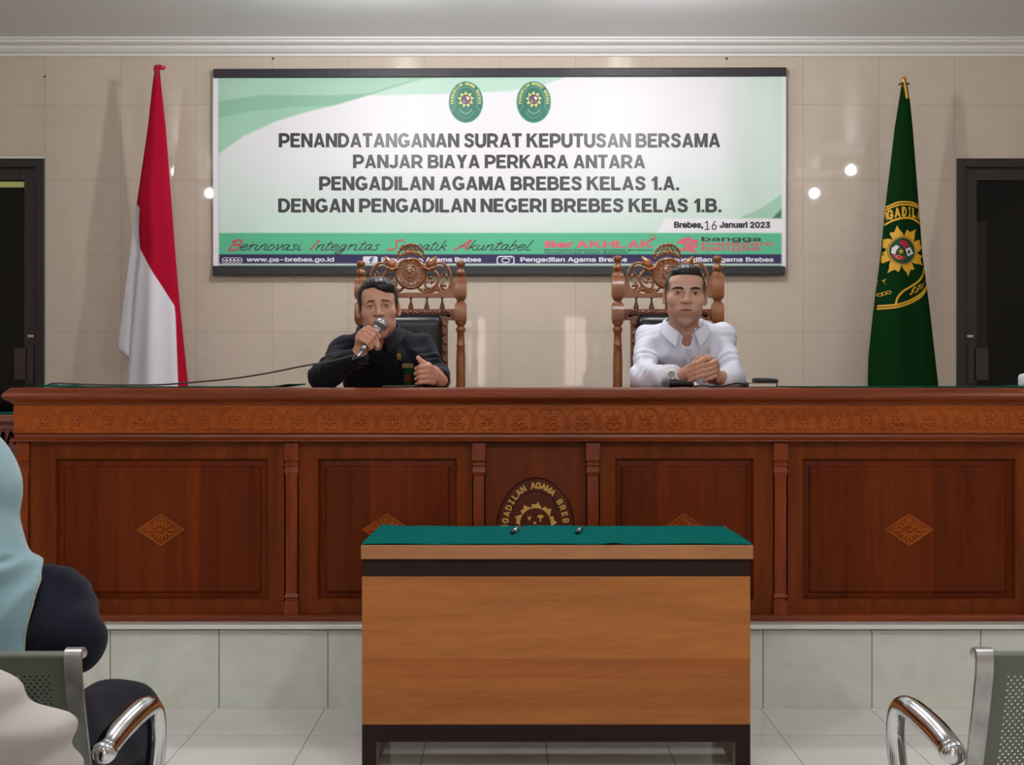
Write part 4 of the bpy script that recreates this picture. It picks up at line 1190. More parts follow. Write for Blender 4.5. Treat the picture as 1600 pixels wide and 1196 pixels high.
# cloth on the table
def cl(u, v):
    x = tx0 + 0.002 + (tx1 - tx0 - 0.004) * u + (0.028 - 0.05 * u) * v ** 3 * 0.5
    y = TY0 - 0.010 + v * (TY1 - TY0 - 0.025) + 0.002 * math.sin(u * 17) + 0.010 * math.sin(u * 3.1) * v
    z = zt_ + 0.003 + 0.0012 * (1 + math.sin(u * 24 + 5 * v) * math.sin(u * 9)) + (0.006 * max(0, 1 - u * 14) * v ** 6) + (0.004 * math.exp(-((u - 0.645) / 0.02) ** 2) * (1 - v) ** 8)
    return (x, y, z)
b = MB(); b.grid(cl, 160, 40)
m_cloth = mat('teal_felt', C(4, 104, 98), 0.95, spec=0.04, sheen=0.0, bump=0.5, bscale=300, var=0.06, vscale=120)
tag(b.build('table_cloth', m_cloth, smooth=True, solid=0.003, origin=(0.083, 4.6, zt_)), 'teal green felt cloth covering the top of the signing table', 'cloth')
m_silver = mat('pen_silver', C(200, 200, 205), 0.25, 0.9)
m_blackp = mat('black_plastic', C(20, 20, 22), 0.35)
def pen(px, py, label):
    p = P(px, py, (H - zt_) * F / (py - CY)); zc = zt_ + 0.0125
    root = thing('pen', label, 'pen', (p.x, p.y, zt_ + 0.005), 'pens on the signing table')
    d = Vector((0.16, 1, 0)).normalized()
    q = lambda t: (p.x + d.x * t, p.y + d.y * t, zc)
    b = MB(); b.tube([q(0), q(0.002), q(0.025), q(0.030)], [0.005, 0.0072, 0.0072, 0.0065], 14); b.build('pen_tip', m_blackp, root, smooth=True)
    b = MB(); b.tube([q(0.0302), q(0.09), q(0.132), q(0.136)], [0.0066, 0.0068, 0.006, 0.004], 14); b.build('pen_barrel', m_silver, root, smooth=True)
    b = MB(); b.box(p.x + d.x * .1 - 0.002, p.x + d.x * .1 + 0.002, p.y + .085, p.y + .125, zc + 0.0065, zc + 0.009); b.build('pen_clip', m_silver, root)
pen(800.5, 838.5, 'left of the two dark pens with silver barrels on the green table cloth')
pen(901.5, 838.5, 'right of the two dark pens with silver barrels on the green table cloth')

# ---------------------------------------------------------------- side desk at the far left
sd = thing('side_desk', 'reddish wooden side desk with raised letters behind the left end of the bench', 'desk', (-2.5, 5.95, DAIS_Z))
m_red = wood('side_desk_wood', C(112, 58, 46), C(140, 80, 64), (2, 20, 20), 0.35, 0.3)
sy = 5.9
b = MB()
b.box(-3.3, -1.97, sy - 0.03, sy + 0.45, zz(660, sy), zz(648, sy)); b.build('desk_top', m_red, sd, bevel=0.006)
b = MB(); b.box(-3.26, -2.0, sy, sy + 0.03, DAIS_Z + 0.0005, zz(660, sy)); b.box(-3.26, -3.22, sy + 0.03, sy + 0.42, DAIS_Z + 0.0005, zz(660, sy)); b.box(-2.04, -2.0, sy + 0.03, sy + 0.42, DAIS_Z + 0.0005, zz(660, sy))
b.build('desk_body', m_red, sd, bevel=0.002)
b = MB(); b.box(-3.25, -2.01, sy - 0.012, sy, zz(704, sy), zz(698, sy)); b.box(-3.25, -2.01, sy - 0.012, sy, zz(671, sy), zz(665, sy)); b.build('desk_moulding', m_red, sd, bevel=0.003)
pr = Print(lambda px, py, layer=0: P(px, py, sy - 0.008))
pr.text('AGAMA', -62, 25, 674, 695, 0, bold=0.02)
pr.build('desk_letters', wood('letter_wood', C(140, 80, 58), C(160, 96, 70), (9, 9, 9), 0.35, 0.1), sd)
b = MB(); b.grid(lambda u, v: (-3.28 + 1.3 * u, sy - 0.02 + 0.42 * v, zz(648, sy) + 0.0025 + 0.0008 * math.sin(30 * u)), 40, 6)
tag(b.build('felt_cloth', m_felt, smooth=True, solid=0.003, origin=(-2.6, 6.1, zz(648, sy))), 'green felt cloth on top of the reddish side desk at far left', 'cloth')
# ================================================================ carved judges' chairs
m_carve = wood('carved_chair_wood', C(116, 64, 27), C(150, 90, 44), (16, 16, 3), 0.32, 0.4)
m_carved = wood('carved_chair_dark', C(92, 43, 17), C(122, 64, 28), (16, 16, 3), 0.35, 0.35)
m_leather = mat('black_leather', C(14, 15, 19), 0.36, spec=0.4, bump=0.06, bscale=220)
CD = 6.30
SEAT_Z = DAIS_Z + 0.47
def judge_chair(cpx, up, label):
    k = CD / F
    cx = (cpx - CX) * k
    root = thing('judge_chair', label, 'chair', (cx, CD, DAIS_Z), 'carved chairs behind the bench')
    X = lambda d: cx + d * k
    Z = lambda py: H - (py - CY) * k
    Pt = lambda d, py, y=0.0: (X(d), CD + y, Z(py))
    # back posts
    for s in (-1, 1):
        xc = X(s * 78)
        b = MB()
        pr_ = [(7.0, 800), (7.0, 640), (7.6, 612), (7.4, 560), (6.3, 543), (7.0, 541.5), (7.0, 539), (6.2, 537), (5.8, 520), (7.4, 518), (7.8, 515), (7.4, 512.5), (5.6, 511), (6.0, 508.5), (8.6, 506), (8.8, 503.5)]
        b.lathe([(r * k, Z(py)) for r, py in pr_], (xc, CD, 0), 16)
        def sq(w, py): return [(xc - w * k, CD - w * k, Z(py)), (xc + w * k, CD - w * k, Z(py)), (xc + w * k, CD + w * k, Z(py)), (xc - w * k, CD + w * k, Z(py))]
        b.rings([sq(8, 503.6), sq(9.3, 500), sq(9.3, 478), sq(7.6, 474)])
        b.lathe([(r * k, Z(py)) for r, py in [(7.6, 474.5), (6.2, 472), (5.4, 469.5), (7.6, 468), (7.8, 466.5)]], (xc, CD, 0), 16)
        t = 437 - up
        b.rings([sq(8, 466.8), sq(9.4, 463), sq(9.4, t + 2), sq(8, t)])
        b.lathe([(r * k, Z(py - up)) for r, py in [(8.6, 437.5), (8.2, 435), (4.6, 432.5), (5.4, 431.5), (7.6, 428.5), (7.8, 426), (6.4, 422.8), (3.8, 421), (3.6, 419), (5.6, 417), (7.2, 413.5), (6.8, 410.5), (4.2, 408.2), (1, 407.6)]], (xc, CD, 0), 16)
        b.build('back_post', m_carve, root, auto=40)
    # rails
    b = MB()
    b.rings([[(X(d), CD - 0.02, Z(465.5)), (X(d), CD + 0.02, Z(465.5)), (X(d), CD + 0.02, Z(t)), (X(d), CD - 0.02, Z(t))] for d, t in ((-70, 441), (-63, 442), (-61, 452), (-40, 459), (0, 457.5), (40, 459), (61, 452), (63, 442), (70, 441))])
    b.build('top_rail', m_carve, root, bevel=0.002)
    b = MB()
    b.rings([[(X(d), CD - 0.018, Z(b0)), (X(d), CD + 0.018, Z(b0)), (X(d), CD + 0.018, Z(483.5)), (X(d), CD - 0.018, Z(483.5))] for d, b0 in ((-70, 502), (-62, 500), (-56, 494), (0, 493.5), (56, 494), (62, 500), (70, 502))])
    for i in range(17):                                # leaf carving along the rail
        d = -60 + 7.5 * i
        b.ball(Pt(d, 488.5, -0.018), (4.2 * k, 0.005, 1.8 * k), 8, 5, R=Matrix.Rotation(0.6 if i % 2 else -0.6, 3, 'Y'))
        b.ball(Pt(d + 3.7, 489.5, -0.018), (1.6 * k, 0.006, 1.6 * k), 7, 5)
    for s in (-1, 1):
        c = catmull([Pt(s * 48, 485, -.018), Pt(s * 58, 487, -.02), Pt(s * 65, 492, -.02), Pt(s * 64, 499, -.02), Pt(s * 58, 498, -.02)], 5)
        b.tube(c, 2.0 * k, 7)
    b.build('carved_rail', m_carved, root, auto=45)
    for d in (-49, -25, 0, 25, 49):
        b = MB(); b.lathe([(r * k, Z(py)) for r, py in [(3.6, 484), (4.2, 482), (3.9, 479), (2.6, 475), (1.6, 471), (1.5, 468), (2.2, 465.4)]], (X(d), CD, 0), 12)
        b.build('spindle', m_carved, root, smooth=True)
    # crest
    b = MB()
    for py0, rr_ in ((427.5, 1.0),):
        b.lathe([(24.5 * k, -0.012), (25.5 * k, 0.0), (24.5 * k, 0.013), (22.5 * k, 0.017), (21 * k, 0.014), (10 * k, 0.019), (2 * k, 0.02)], Pt(0, py0), 36, M=Matrix.Rotation(math.radians(90), 4, 'X'))
    # raised shield with a bird-like device
    sh = [(-8, 418), (-4, 416), (0, 417), (4, 416), (8, 418), (9, 428), (6, 436), (0, 441), (-6, 436), (-9, 428)]
    c = [Pt(d, py, -0.020) for d, py in sh]
    b.tube(c, 1.1 * k, 6, closed=True)
    for d, py, r0, r1, a in ((-3.5, 424, 4.5, 1.5, 0.7), (3.5, 424, 4.5, 1.5, -0.7), (0, 428, 1.8, 4, 0), (-2.5, 433, 3.4, 1.2, -0.5), (2.5, 433, 3.4, 1.2, .5), (0, 421, 1.6, 1.8, 0)):
        b.ball(Pt(d, py, -0.020), (r0 * k, 0.005, r1 * k), 8, 6, R=Matrix.Rotation(a, 3, 'Y'))
    for i in range(14):
        a = 2 * math.pi * i / 14
        b.ball(Pt(17 * math.cos(a), 427.5 + 17 * math.sin(a), -0.016), (2.6 * k, 0.0035, 1.1 * k), 7, 5, R=Matrix.Rotation(a + .5, 3, 'Y'))
    b.build('medallion', m_carve, root, auto=45)
    # openwork crown
    b = MB()
    arc = lambda r, cy, a0, a1, n=22, sq=1.0: [Pt(r * math.cos(a0 + (a1 - a0) * i / (n - 1)), cy - sq * r * math.sin(a0 + (a1 - a0) * i / (n - 1))) for i in range(n)]
    b.tube(arc(24, 418, math.radians(35), math.radians(145)), 2.3 * k, 8)
    b.tube(arc(20.5, 402.5, 0.05, math.pi - 0.05), 1.9 * k, 8)
    for s in (-1, 0, 1):
        b.tube(catmull([Pt(s * 8, 398), Pt(s * 8.5, 391), Pt(s * 4.5, 385), Pt(0, 382.5)], 5), 1.6 * k if s else 2.3 * k, 8)
    for i in range(12):
        a = math.radians(35 + 10 * i)
        b.ball(Pt(24 * math.cos(a), 418 - 24 * math.sin(a), -0.006), 1.9 * k, 8, 6)
    for i in range(11):
        a = math.radians(12 + 15.6 * i)
        b.ball(Pt(20.5 * math.cos(a), 402.5 - 20.5 * math.sin(a), -0.005), 1.9 * k, 8, 6)
    for i in range(13):
        t = i / 12
        b.ball(Pt(-18 + 36 * t, 402 - 5.5 * math.sin(math.pi * t), -0.006), 1.7 * k, 8, 6)
    for s in (-1, 1):
        for q, (d, py) in enumerate(((13, 396), (14.5, 392), (11, 390), (4, 394), (4.2, 390))): b.ball(Pt(s * d, py), 1.7 * k, 7, 5)
    b.tube(arc(20, 405, 0.35, math.pi - 0.35, 18, 0.45), 2.2 * k, 8)
    b.build('crown', m_carve, root, smooth=True)
    # lotus buds at both shoulders
    for s in (-1, 1):
        b = MB()
        R = Matrix.Rotation(s * 0.55, 3, 'Y')
        ax = Vector((s * 0.52, 0, 0.85)).normalized()
        p0 = Vector(Pt(s * 29.5, 416))
        for r, t in ((0, 0),): pass
        prof = [(1, -8), (5.5, -6), (8.2, -1), (7.6, 4), (5, 9), (2.6, 13), (0.6, 17)]
        rot = Matrix.Rotation(s * 0.62, 4, 'Y')
        b.lathe([(r * k, z * k) for r, z in prof], p0 + Vector((s * 1.2 * k, 0, 2 * k)), 14, M=rot)
        for q in range(5):                              # petals under the bud
            t = (q - 2) / 2
            b.ball(p0 + Vector((s * (t * 7 - 1) * k, -0.012, (-6 + 2.5 * abs(t)) * k)), (4.2 * k, 0.012, 3.0 * k), 8, 6, R=Matrix.Rotation(-s * t * 0.7, 3, 'Y'))
        b.build('lotus_bud', m_carve, root, smooth=True)
    # scrolls
    b = MB()
    for s in (-1, 1):
        Cc = lambda pts, r0, r1: b.tube(catmull([Pt(s * d, py, y) for d, py, y in pts], 6), list(np.linspace(r0 * k, r1 * k, 6 * (len(pts) - 1) + 1)), 8, flat=1.3)
        Cc([(36, 414, 0), (44, 411, 0), (52, 413, 0), (59, 420, 0), (63, 431, 0), (62, 444, 0), (57, 453, 0), (50, 452, 0), (47, 446, 0), (51, 441, 0)], 2.2, 2.0)
        Cc([(32, 420, -.004), (38, 425, -.004), (43, 432, -.004), (42, 442, -.004), (36, 449, -.004), (28, 451, -.004), (23, 447, -.004), (24, 441, -.004), (29, 441, -.004)], 2.6, 1.8)
        Cc([(45, 452, 0), (41, 446, 0), (46, 434, 0), (54, 424, 0)], 1.8, 1.4)
        Cc([(60, 452, 0), (50, 456, 0), (40, 453, 0), (30, 457, 0), (18, 455, 0), (10, 449, 0), (0, 447, 0)], 2.4, 2.0)
        Cc([(16, 452, -.006), (22, 457, -.006), (30, 454, -.006), (34, 450, -.006)], 1.9, 1.4)
        for d, py, a, l in ((52, 446, 0.5, 4.5), (56, 432, 1.3, 5), (34, 441, -0.6, 4.8), (38, 452, 0.2, 5), (24, 453, .3, 5), (48, 417, 0.5, 5), (54, 456, -.2, 5)):
            b.ball(Pt(s * d, py, -0.003), (l * k, 0.010, 2.3 * k), 8, 6, R=Matrix.Rotation(s * a, 3, 'Y'))
        b.ball(Pt(s * 30, 434, 0), (3.4 * k, 0.011, 3.4 * k), 8, 6)
        b.ball(Pt(s * 50, 446, -.004), (2.8 * k, 0.011, 2.8 * k), 8, 6)
    b.build('crest_scrolls', m_carve, root, smooth=True)
    # padded back in its carved frame
    b = MB()
    for s in (-1, 1):
        b.rings([[(X(s * d0), CD - 0.018, Z(py)), (X(s * d1), CD - 0.018, Z(py)), (X(s * d1), CD + 0.018, Z(py)), (X(s * d0), CD + 0.018, Z(py))] for py, d0, d1 in ((492, 46, 62), (500, 47, 59), (508, 48, 58), (745, 48, 58))])
        for i in range(9):
            b.ball(Pt(s * 53, 508 + 14 * i, -0.018), (2.6 * k, 0.006, 5 * k), 8, 6, R=Matrix.Rotation(0.5 if i % 2 else -0.5, 3, 'Y'))
    b.build('back_frame', m_carved, root, auto=45)
    b = MB()
    def pad(u, v):
        x, z = 2 * u - 1, v
        ex = (1 - abs(x) ** 6) ** (1 / 6) if abs(x) < 1 else 0
        ez = 1 - max(0, (z - 0.93) / 0.07) ** 3
        w = 48.5 * (1 if z < 0.93 else (1 - ((z - 0.93) / 0.07) ** 3 * 0.10))
        return (X(x * w), CD - 0.018 - 0.055 * ex * max(ez, 0) ** 0.5 * (0.85 + 0.15 * math.cos(x * 1.4)), Z(742 + (492.5 - 742) * z))
    b.grid(pad, 30, 40)
    b.build('back_pad', m_leather, root, smooth=True, solid=0.006)
    # seat, arms, legs
    sw = 70 * k
    b = MB(); b.rings([[(cx - w, CD - d1, z), (cx + w, CD - d1, z), (cx + w * 0.96, CD - 0.015, z), (cx - w * 0.96, CD - 0.015, z)] for w, d1, z in ((sw, .46, SEAT_Z - .05), (sw + .004, .465, SEAT_Z - .03), (sw - .004, .455, SEAT_Z - .01), (sw - .03, .43, SEAT_Z))])
    b.build('seat_cushion', m_leather, root, bevel=0.006)
    b = MB(); b.box(cx - sw - .01, cx + sw + .01, CD - .47, CD - .02, SEAT_Z - .11, SEAT_Z - .051); b.build('seat_frame', m_carve, root, bevel=0.004)
    for s in (-1, 1):
        xc = cx + s * (sw - 0.015)
        b = MB(); b.lathe([(.02, DAIS_Z + 0.0005), (.026, DAIS_Z + .03), (.018, DAIS_Z + .06), (.027, DAIS_Z + .2), (.02, DAIS_Z + .3), (.028, SEAT_Z - .1), (.028, SEAT_Z - .05), (.018, SEAT_Z + .02), (.022, SEAT_Z + .1), (.016, SEAT_Z + .17)], (xc, CD - .44, 0), 14)
        b.build('front_leg', m_carve, root, smooth=True)
        b = MB(); b.lathe([(.02, DAIS_Z + 0.0005), (.024, DAIS_Z + .05), (7.0 * k, Z(800))], (X(s * 78), CD, 0), 14); b.build('rear_leg', m_carve, root, smooth=True)
        b = MB(); b.tube(catmull([(X(s * 78), CD - .02, SEAT_Z + .2), (X(s * 79), CD - .2, SEAT_Z + .19), (xc + s * .006, CD - .4, SEAT_Z + .18), (xc + s * .006, CD - .47, SEAT_Z + .16)], 6), 0.02, 10, flat=0.7); b.build('armrest', m_carve, root, smooth=True)
    return root
judge_chair(642, 0, 'carved wooden high-back chair with black leather pad behind the man holding the microphone')
judge_chair(1043, 8, 'carved wooden high-back chair with black leather pad behind the man in the white shirt')

# ================================================================ perforated metal waiting seats
m_sheet = mat('grey_green_steel', C(98, 102, 90), 0.42, 0.3)
m_chrome = mat('chrome', C(205, 205, 208), 0.10, 1.0)
m_worn = mat('worn_steel', C(168, 168, 166), 0.34, 0.85, var=0.25, vscale=25)
def perforated(b, fn, nu, nv, hx=0.31, mi=0):
    """sheet of nu x nv cells, each with a round hole; fn(u, v) -> point, u and v in cells"""
    hole = [(math.cos(math.pi / 4 * k) * hx, math.sin(math.pi / 4 * k) * hx) for k in range(8)]
    edge = [(.5, 0), (.5, .5), (0, .5), (-.5, .5), (-.5, 0), (-.5, -.5), (0, -.5), (.5, -.5)]
    for j in range(nv):
        for i in range(nu):
            o = 0.25 if j % 2 else -0.25
            vs = [fn(i + .5 + ex, j + .5 + ey) for ex, ey in edge] + [fn(i + .5 + o * .99 + hx_ * 0.7, j + .5 + hy * 1.17) for hx_, hy in hole]
            b.add(vs, [(k, (k + 1) % 8, 8 + (k + 1) % 8, 8 + k) for k in range(8)], mi)
    return b
def waiting_seats(s, xe, label):
    """s = -1: the row ends at xe and runs to the left, +1: to the right"""
    root = thing('waiting_seat', label, 'seat', (xe + s * 0.55, 2.3, 0))
    W, top, yt = 0.52, 0.787, 2.10
    def back(u, z):                                     # u metres from the end, z height: reclined
        return Vector((xe + s * u, yt + (top - z) * 0.42 - 0.02 * math.sin((top - z) * 7), z))
    n = 2
    for q in range(n):
        u0 = 0.026 + q * (W + 0.03)
        # perforated field with plain margins
        px_ = 0.0092
        nu, nv = 51, 52
        mu = (W - nu * px_) / 2
        z1 = top - 0.027
        pz = 0.0055
        b = MB()
        perforated(b, lambda i, j: back(u0 + mu + i * px_ + (0.018 * j / nv) * 0, z1 - j * pz), nu, nv)
        zb = z1 - nv * pz
        def strip(ua, ub, za, zb_, m=8):
            b.grid(lambda u, v: back(ua + (ub - ua) * u, za + (zb_ - za) * v), 2, m)
        strip(u0, u0 + mu, top, zb - .03, 30); strip(u0 + W - mu, u0 + W, top, zb - .03, 30)
        strip(u0 + mu, u0 + W - mu, top, z1); strip(u0 + mu, u0 + W - mu, zb, zb - .03)
        # rolled top edge
        b.grid(lambda u, v: back(u0 + W * u, top) + Vector((0, 0.016 * (1 - math.cos(v * 3.0)) / 2 + 0.0, 0.008 * math.sin(v * 3.0))), 2, 8)
        bb = b.build('backrest', m_sheet, root, solid=0.0015)
        b = MB()
        zs = 0.43
        yb = back(0, zb - .03).y
        def seat(u, v): return Vector((xe + s * u, yb + 0.01 + v, zs - 0.02 * math.sin(v * 7) + (0.0 if v < .38 else -0.6 * (v - .38))))
        ns, nq = 51, 40
        perforated(b, lambda i, j: seat(u0 + mu + i * px_, 0.03 + j * 0.0098), ns, nq)
        b.grid(lambda u, v: seat(u0 + mu * u, 0.45 * v), 2, 20); b.grid(lambda u, v: seat(u0 + W - mu * u, 0.45 * v), 2, 20)
        b.grid(lambda u, v: seat(u0 + mu + (W - 2 * mu) * u, 0.03 * v), 2, 3); b.grid(lambda u, v: seat(u0 + mu + (W - 2 * mu) * u, 0.422 + 0.028 * v), 2, 3)
        b.build('seat', m_sheet, root, solid=0.0015)
    # side frames of flat chrome bar, hooked over at the top
    for u in (0.012, 0.026 + W + 0.015, 0.026 + 2 * (W + .03) - 0.003):
        b = MB()
        c = [back(u, top + .006) + Vector((0, 0.020, -0.004)), back(u, top + 0.010) + Vector((0, 0.010, 0.0)), back(u, top + 0.008) + Vector((0, -0.004, 0)), back(u, top - 0.012) + Vector((0, -0.010, 0))]
        c += [back(u, top - 0.03 - 0.04 * i) + Vector((0, -0.012, 0)) for i in range(8)]
        e = c[-1]
        c += [Vector((e.x, e.y + 0.02, 0.43)), Vector((e.x, e.y + 0.06, 0.40)), Vector((e.x, e.y + 0.2, 0.388)), Vector((e.x, e.y + 0.45, 0.385))]
        c = catmull(c, 4)
        rs = []
        for i, p in enumerate(c):
            t = (c[min(i + 1, len(c) - 1)] - c[max(i - 1, 0)]).normalized()
            nrm = Vector((1, 0, 0)).cross(t).normalized()
            rs.append([p + Vector((sx, 0, 0)) + nrm * sn for sx, sn in ((-.0125, -.005), (-.0125, .003), (-.0085, .007), (.0085, .007), (.0125, .003), (.0125, -.005))])
        b.rings(rs)
        b.build('side_frame', m_worn, root, auto=50)
    # chrome armrest at the end: a loop of wide tube
    xa = xe - s * 0.010
    def arm(xa_):
        b = MB()
        c = catmull([(xa_, 2.17, 0.628), (xa_, 2.19, 0.632), (xa_, 2.27, 0.640), (xa_ - s * .008, 2.37, 0.648), (xa_ - s * .012, 2.425, 0.638), (xa_ - s * .012, 2.45, 0.60), (xa_ - s * .008, 2.455, 0.54), (xa_, 2.44, 0.47), (xa_, 2.40, 0.41), (xa_, 2.36, 0.385)], 7)
        r = [0.0165 + 0.0035 * math.sin(min(1, i / 28) * math.pi) for i in range(len(c))]
        b.tube(c, r, 18)
        return b
    a = arm(xa).build('armrest', m_chrome, root, smooth=True)
    b = MB()
    b.lathe([(0.006, -0.012), (0.013, -0.010), (0.0185, -0.003), (0.0195, 0.006), (0.0195, 0.016), (0.0175, 0.022)], (xa, 2.166, 0.628), 20, M=Matrix.Rotation(math.radians(-90), 4, 'X'))
    b.build('end_cap', m_chrome, a, auto=40)
    # beam and legs
    b = MB(); b.box(min(xe, xe + s * 1.13), max(xe, xe + s * 1.13), 2.42, 2.48, 0.32, 0.383); b.build('beam', m_worn, root, bevel=0.005)
    for u in (0.16, 0.95):
        b = MB()
        x = xe + s * u
        b.tube([(x, 2.45, 0.33), (x, 2.45, 0.06)], 0.025, 12)
        b.tube(catmull([(x, 2.2, 0.02), (x, 2.3, 0.045), (x, 2.45, 0.07), (x, 2.6, 0.045), (x, 2.7, 0.02)], 6), 0.019, 12)
        b.build('leg', m_chrome, root, smooth=True)
    return root
waiting_seats(-1, -0.640, 'grey perforated metal waiting seat with chrome armrest under the woman in the blue headscarf')
waiting_seats(1, 0.690, 'empty grey perforated metal waiting seat with chrome armrest at the lower right')
# ================================================================ people
m_skin = mat('skin', (1, 1, 1, 1), 0.48, spec=0.35, attr='Col', sss=0.06)
m_eye = mat('eye', (1, 1, 1, 1), 0.15, spec=0.5, attr='Col')
m_hair = mat('black_hair', C(16, 15, 18), 0.4, spec=0.4, bump=0.12, bscale=300)
m_navy = mat('navy_shirt_cloth', C(17, 19, 31), 0.75, spec=0.2, sheen=0.05, bump=0.15, bscale=500)
m_shirt = mat('white_shirt_cloth', C(220, 223, 238), 0.75, spec=0.2, bump=0.12, bscale=500)
m_trouser = mat('dark_trousers', C(26, 27, 36), 0.8, spec=0.2)
m_button = mat('shirt_button', C(205, 205, 214), 0.35)

def smoothstep(a, b, x):
    t = np.clip((x - a) / (b - a), 0, 1)
    return t * t * (3 - 2 * t)
def head_parts(kind, nk):
    """skin, hair, eyebrows, eyes in head space: face towards -y, +x = right in the picture"""
    g = SDF((-.105, -.135, -.175), (.105, .16, .14), 0.0018)
    EZ, BZ, NZ = .0110, .0285, .005               # heights of eyes, brows, nose tip offset
    wide = 1.10 if kind == 'white' else 1.0
    ex = .0345 if kind == 'white' else .0315      # half distance of the eyes
    g.ell((0, .022, .040), (.0755 * (1.05 if kind == 'white' else 1), .096, .080))
    g.ell((0, -.022, -.014), (.0645 * wide, .068, .086), .02)
    g.ell((0, -.016, -.066), (.0545 * (1.05 if kind == 'white' else 1), .060, .047), .02)
    g.ell((0, -.064, -.102), (.026, .020, .019), .02)
    g.ell((0, -.040, .048), (.061, .047, .047), .02)
    for s in (-1, 1):
        g.ell((s * .043 * wide, -.049, -.016), (.026, .024, .022), .02)
        g.ell((s * .043, -.012, -.062), (.020, .035, .030), .02)
        g.cone((s * .011, -.086, BZ - .003), (s * .046, -.064, BZ), .009, .008, .014)
        g.ell((s * ex, -.094, EZ), (.0205, .016, .0110), .012, 's')
    g.cone((0, -.085, .022), (0, -.104, -.022 + NZ), .0072, .0105, .012)
    g.ell((0, -.106, -.026 + NZ), (.0125, .0115, .010), .006)
    g.ell((0, -.068, -.058), (.036, .027, .027), .018)
    for s in (-1, 1):
        g.ell((s * (.0155 if kind == 'white' else .0140), -.094, -.029 + NZ), (.0098, .011, .0085), .006)
        g.ell((s * .0065, -.1045, -.0375 + NZ), (.0038, .005, .003), .002, 's')
        g.cone((s * .020, -.100, -.030), (s * .036, -.086, -.066), .0022, .0016, .007, 's')
        # lids round the eyeball, then the opening
        g.ell((s * ex, -.0725, EZ), (.0165, .0140, .0130), .004)
        op = .0040 if kind == 'white' else .0017
        g.ell((s * ex, -.0880, EZ - .001), (.0140, .012, op), .0012, 's')
        g.cone((s * (ex - .013), -.0865, EZ + .0085), (s * (ex + .013), -.0765, EZ + .0075), .0012, .0012, .003, 's')
        # ears
        R = Matrix.Rotation(s * 0.35, 3, 'Z') @ Matrix.Rotation(-0.15, 3, 'X')
        g.ell((s * .0805, .014, -.002), (.0085, .0195, .0315), .006, R=R)
        g.ell((s * .0895, .008, .000), (.006, .0095, .017), .004, 's', R=R)
        g.ell((s * .079, .006, -.027), (.007, .009, .009), .006)
    mz = -.056
    opn = kind == 'navy'
    if opn:
        g.ell((0, -.094, mz - .004), (.020, .012, .0075), .003, 's')
        g.chain([(-.025, -.083, mz), (-.010, -.0945, mz + .0055), (0, -.0955, mz + .0045), (.010, -.0945, mz + .0055), (.025, -.083, mz)], [.003, .0046, .0044, .0046, .003], .004)
        g.chain([(-.024, -.083, mz - .001), (-.010, -.0935, mz - .013), (.010, -.0935, mz - .013), (.024, -.083, mz - .001)], [.003, .0056, .0056, .003], .004)
    else:
        g.chain([(-.025, -.083, mz - .001), (-.009, -.0925, mz + .0032), (0, -.0932, mz + .0024), (.009, -.0925, mz + .0032), (.025, -.083, mz - .001)], [.003, .0042, .0040, .0042, .003], .005)
        g.chain([(-.023, -.083, mz - .002), (-.009, -.0912, mz - .0062), (.009, -.0912, mz - .0062), (.023, -.083, mz - .002)], [.003, .0060, .0060, .003], .004)
        g.chain([(-.025, -.088, mz - .002), (0, -.1015, mz - .0012), (.025, -.088, mz - .002)], [.0012, .0014, .0012], .0015) if False else None
        for a, b_ in (((-.025, -.0885, mz - .0024), (0, -.0985, mz - .0012)), ((0, -.0985, mz - .0012), (.025, -.0885, mz - .0024))):
            g.cone(a, b_, .0016, .0016, .0018, 's')
    g.cone((0, .020, -.055), nk, .054, .058, .025)
    V, Q = g.mesh()
    V = relax(V, Q, 1, 0.5)
    x, y, z = V.T
    base_c, dark_c, lip_c = (lin((200, 150, 128)), lin((164, 116, 96)), lin((158, 98, 88))) if kind == 'navy' else (lin((200, 155, 136)), lin((146, 108, 93)), lin((150, 100, 92)))
    colr = np.tile(base_c, (len(V), 1))
    def tint(c, w):
        nonlocal colr
        colr = colr * (1 - w[:, None]) + c * w[:, None]
    front = smoothstep(-.05, -.07, y)
    tint(lip_c, np.exp(-((z - mz + .002) / (.0095 if opn else .0075)) ** 4) * np.exp(-(x / .0250) ** 6) * smoothstep(-.076, -.084, y))
    tint(dark_c, 0.6 * np.exp(-((np.abs(x) - ex) / .017) ** 2 - ((z - EZ) / .012) ** 2) * front)
    tint(dark_c, (0.35 if kind == 'navy' else 0.55) * smoothstep(-.045, -.075, z) * smoothstep(.04, -.03, y) * smoothstep(-.16, -.11, z) * (1 - np.exp(-((z - mz) / .012) ** 4) * np.exp(-(x / .024) ** 6)))
    if kind == 'white':
        tint(dark_c, 0.5 * np.exp(-((z - mz - .013) / .006) ** 2) * np.exp(-(x / .026) ** 4) * smoothstep(-.080, -.088, y))
        tint(lin((42, 36, 36)), 0.80 * smoothstep(.056, .066, np.abs(x)) * smoothstep(-.012, .035, z) * smoothstep(-.065, -.035, y) * smoothstep(.075, .09, .135 - z + 0 * y))
    if not opn: tint(lin((70, 40, 36)), 0.8 * np.exp(-((z - mz + .0016 + 6 * x * x) / .0016) ** 2) * np.exp(-(x / .0250) ** 6) * smoothstep(-.074, -.080, y))
    if opn:
        tint(lin((70, 28, 26)), np.exp(-((z - mz + .004) / .005) ** 4) * np.exp(-(x / .016) ** 4) * smoothstep(-.092, -.086, y) * smoothstep(-.07, -.075, y))
    for s in (-1, 1):
        tint(lin((40, 26, 22)), 0.75 * np.exp(-((x - s * ex) / .0140) ** 4) * np.exp(-((z - EZ + .001 - (.0050 if kind == 'white' else .0034)) / .0014) ** 2) * front)
    skin = (V, Q, colr)
    # hair
    h = SDF((-.11, -.13, -.12), (.11, .14, .155), 0.002)
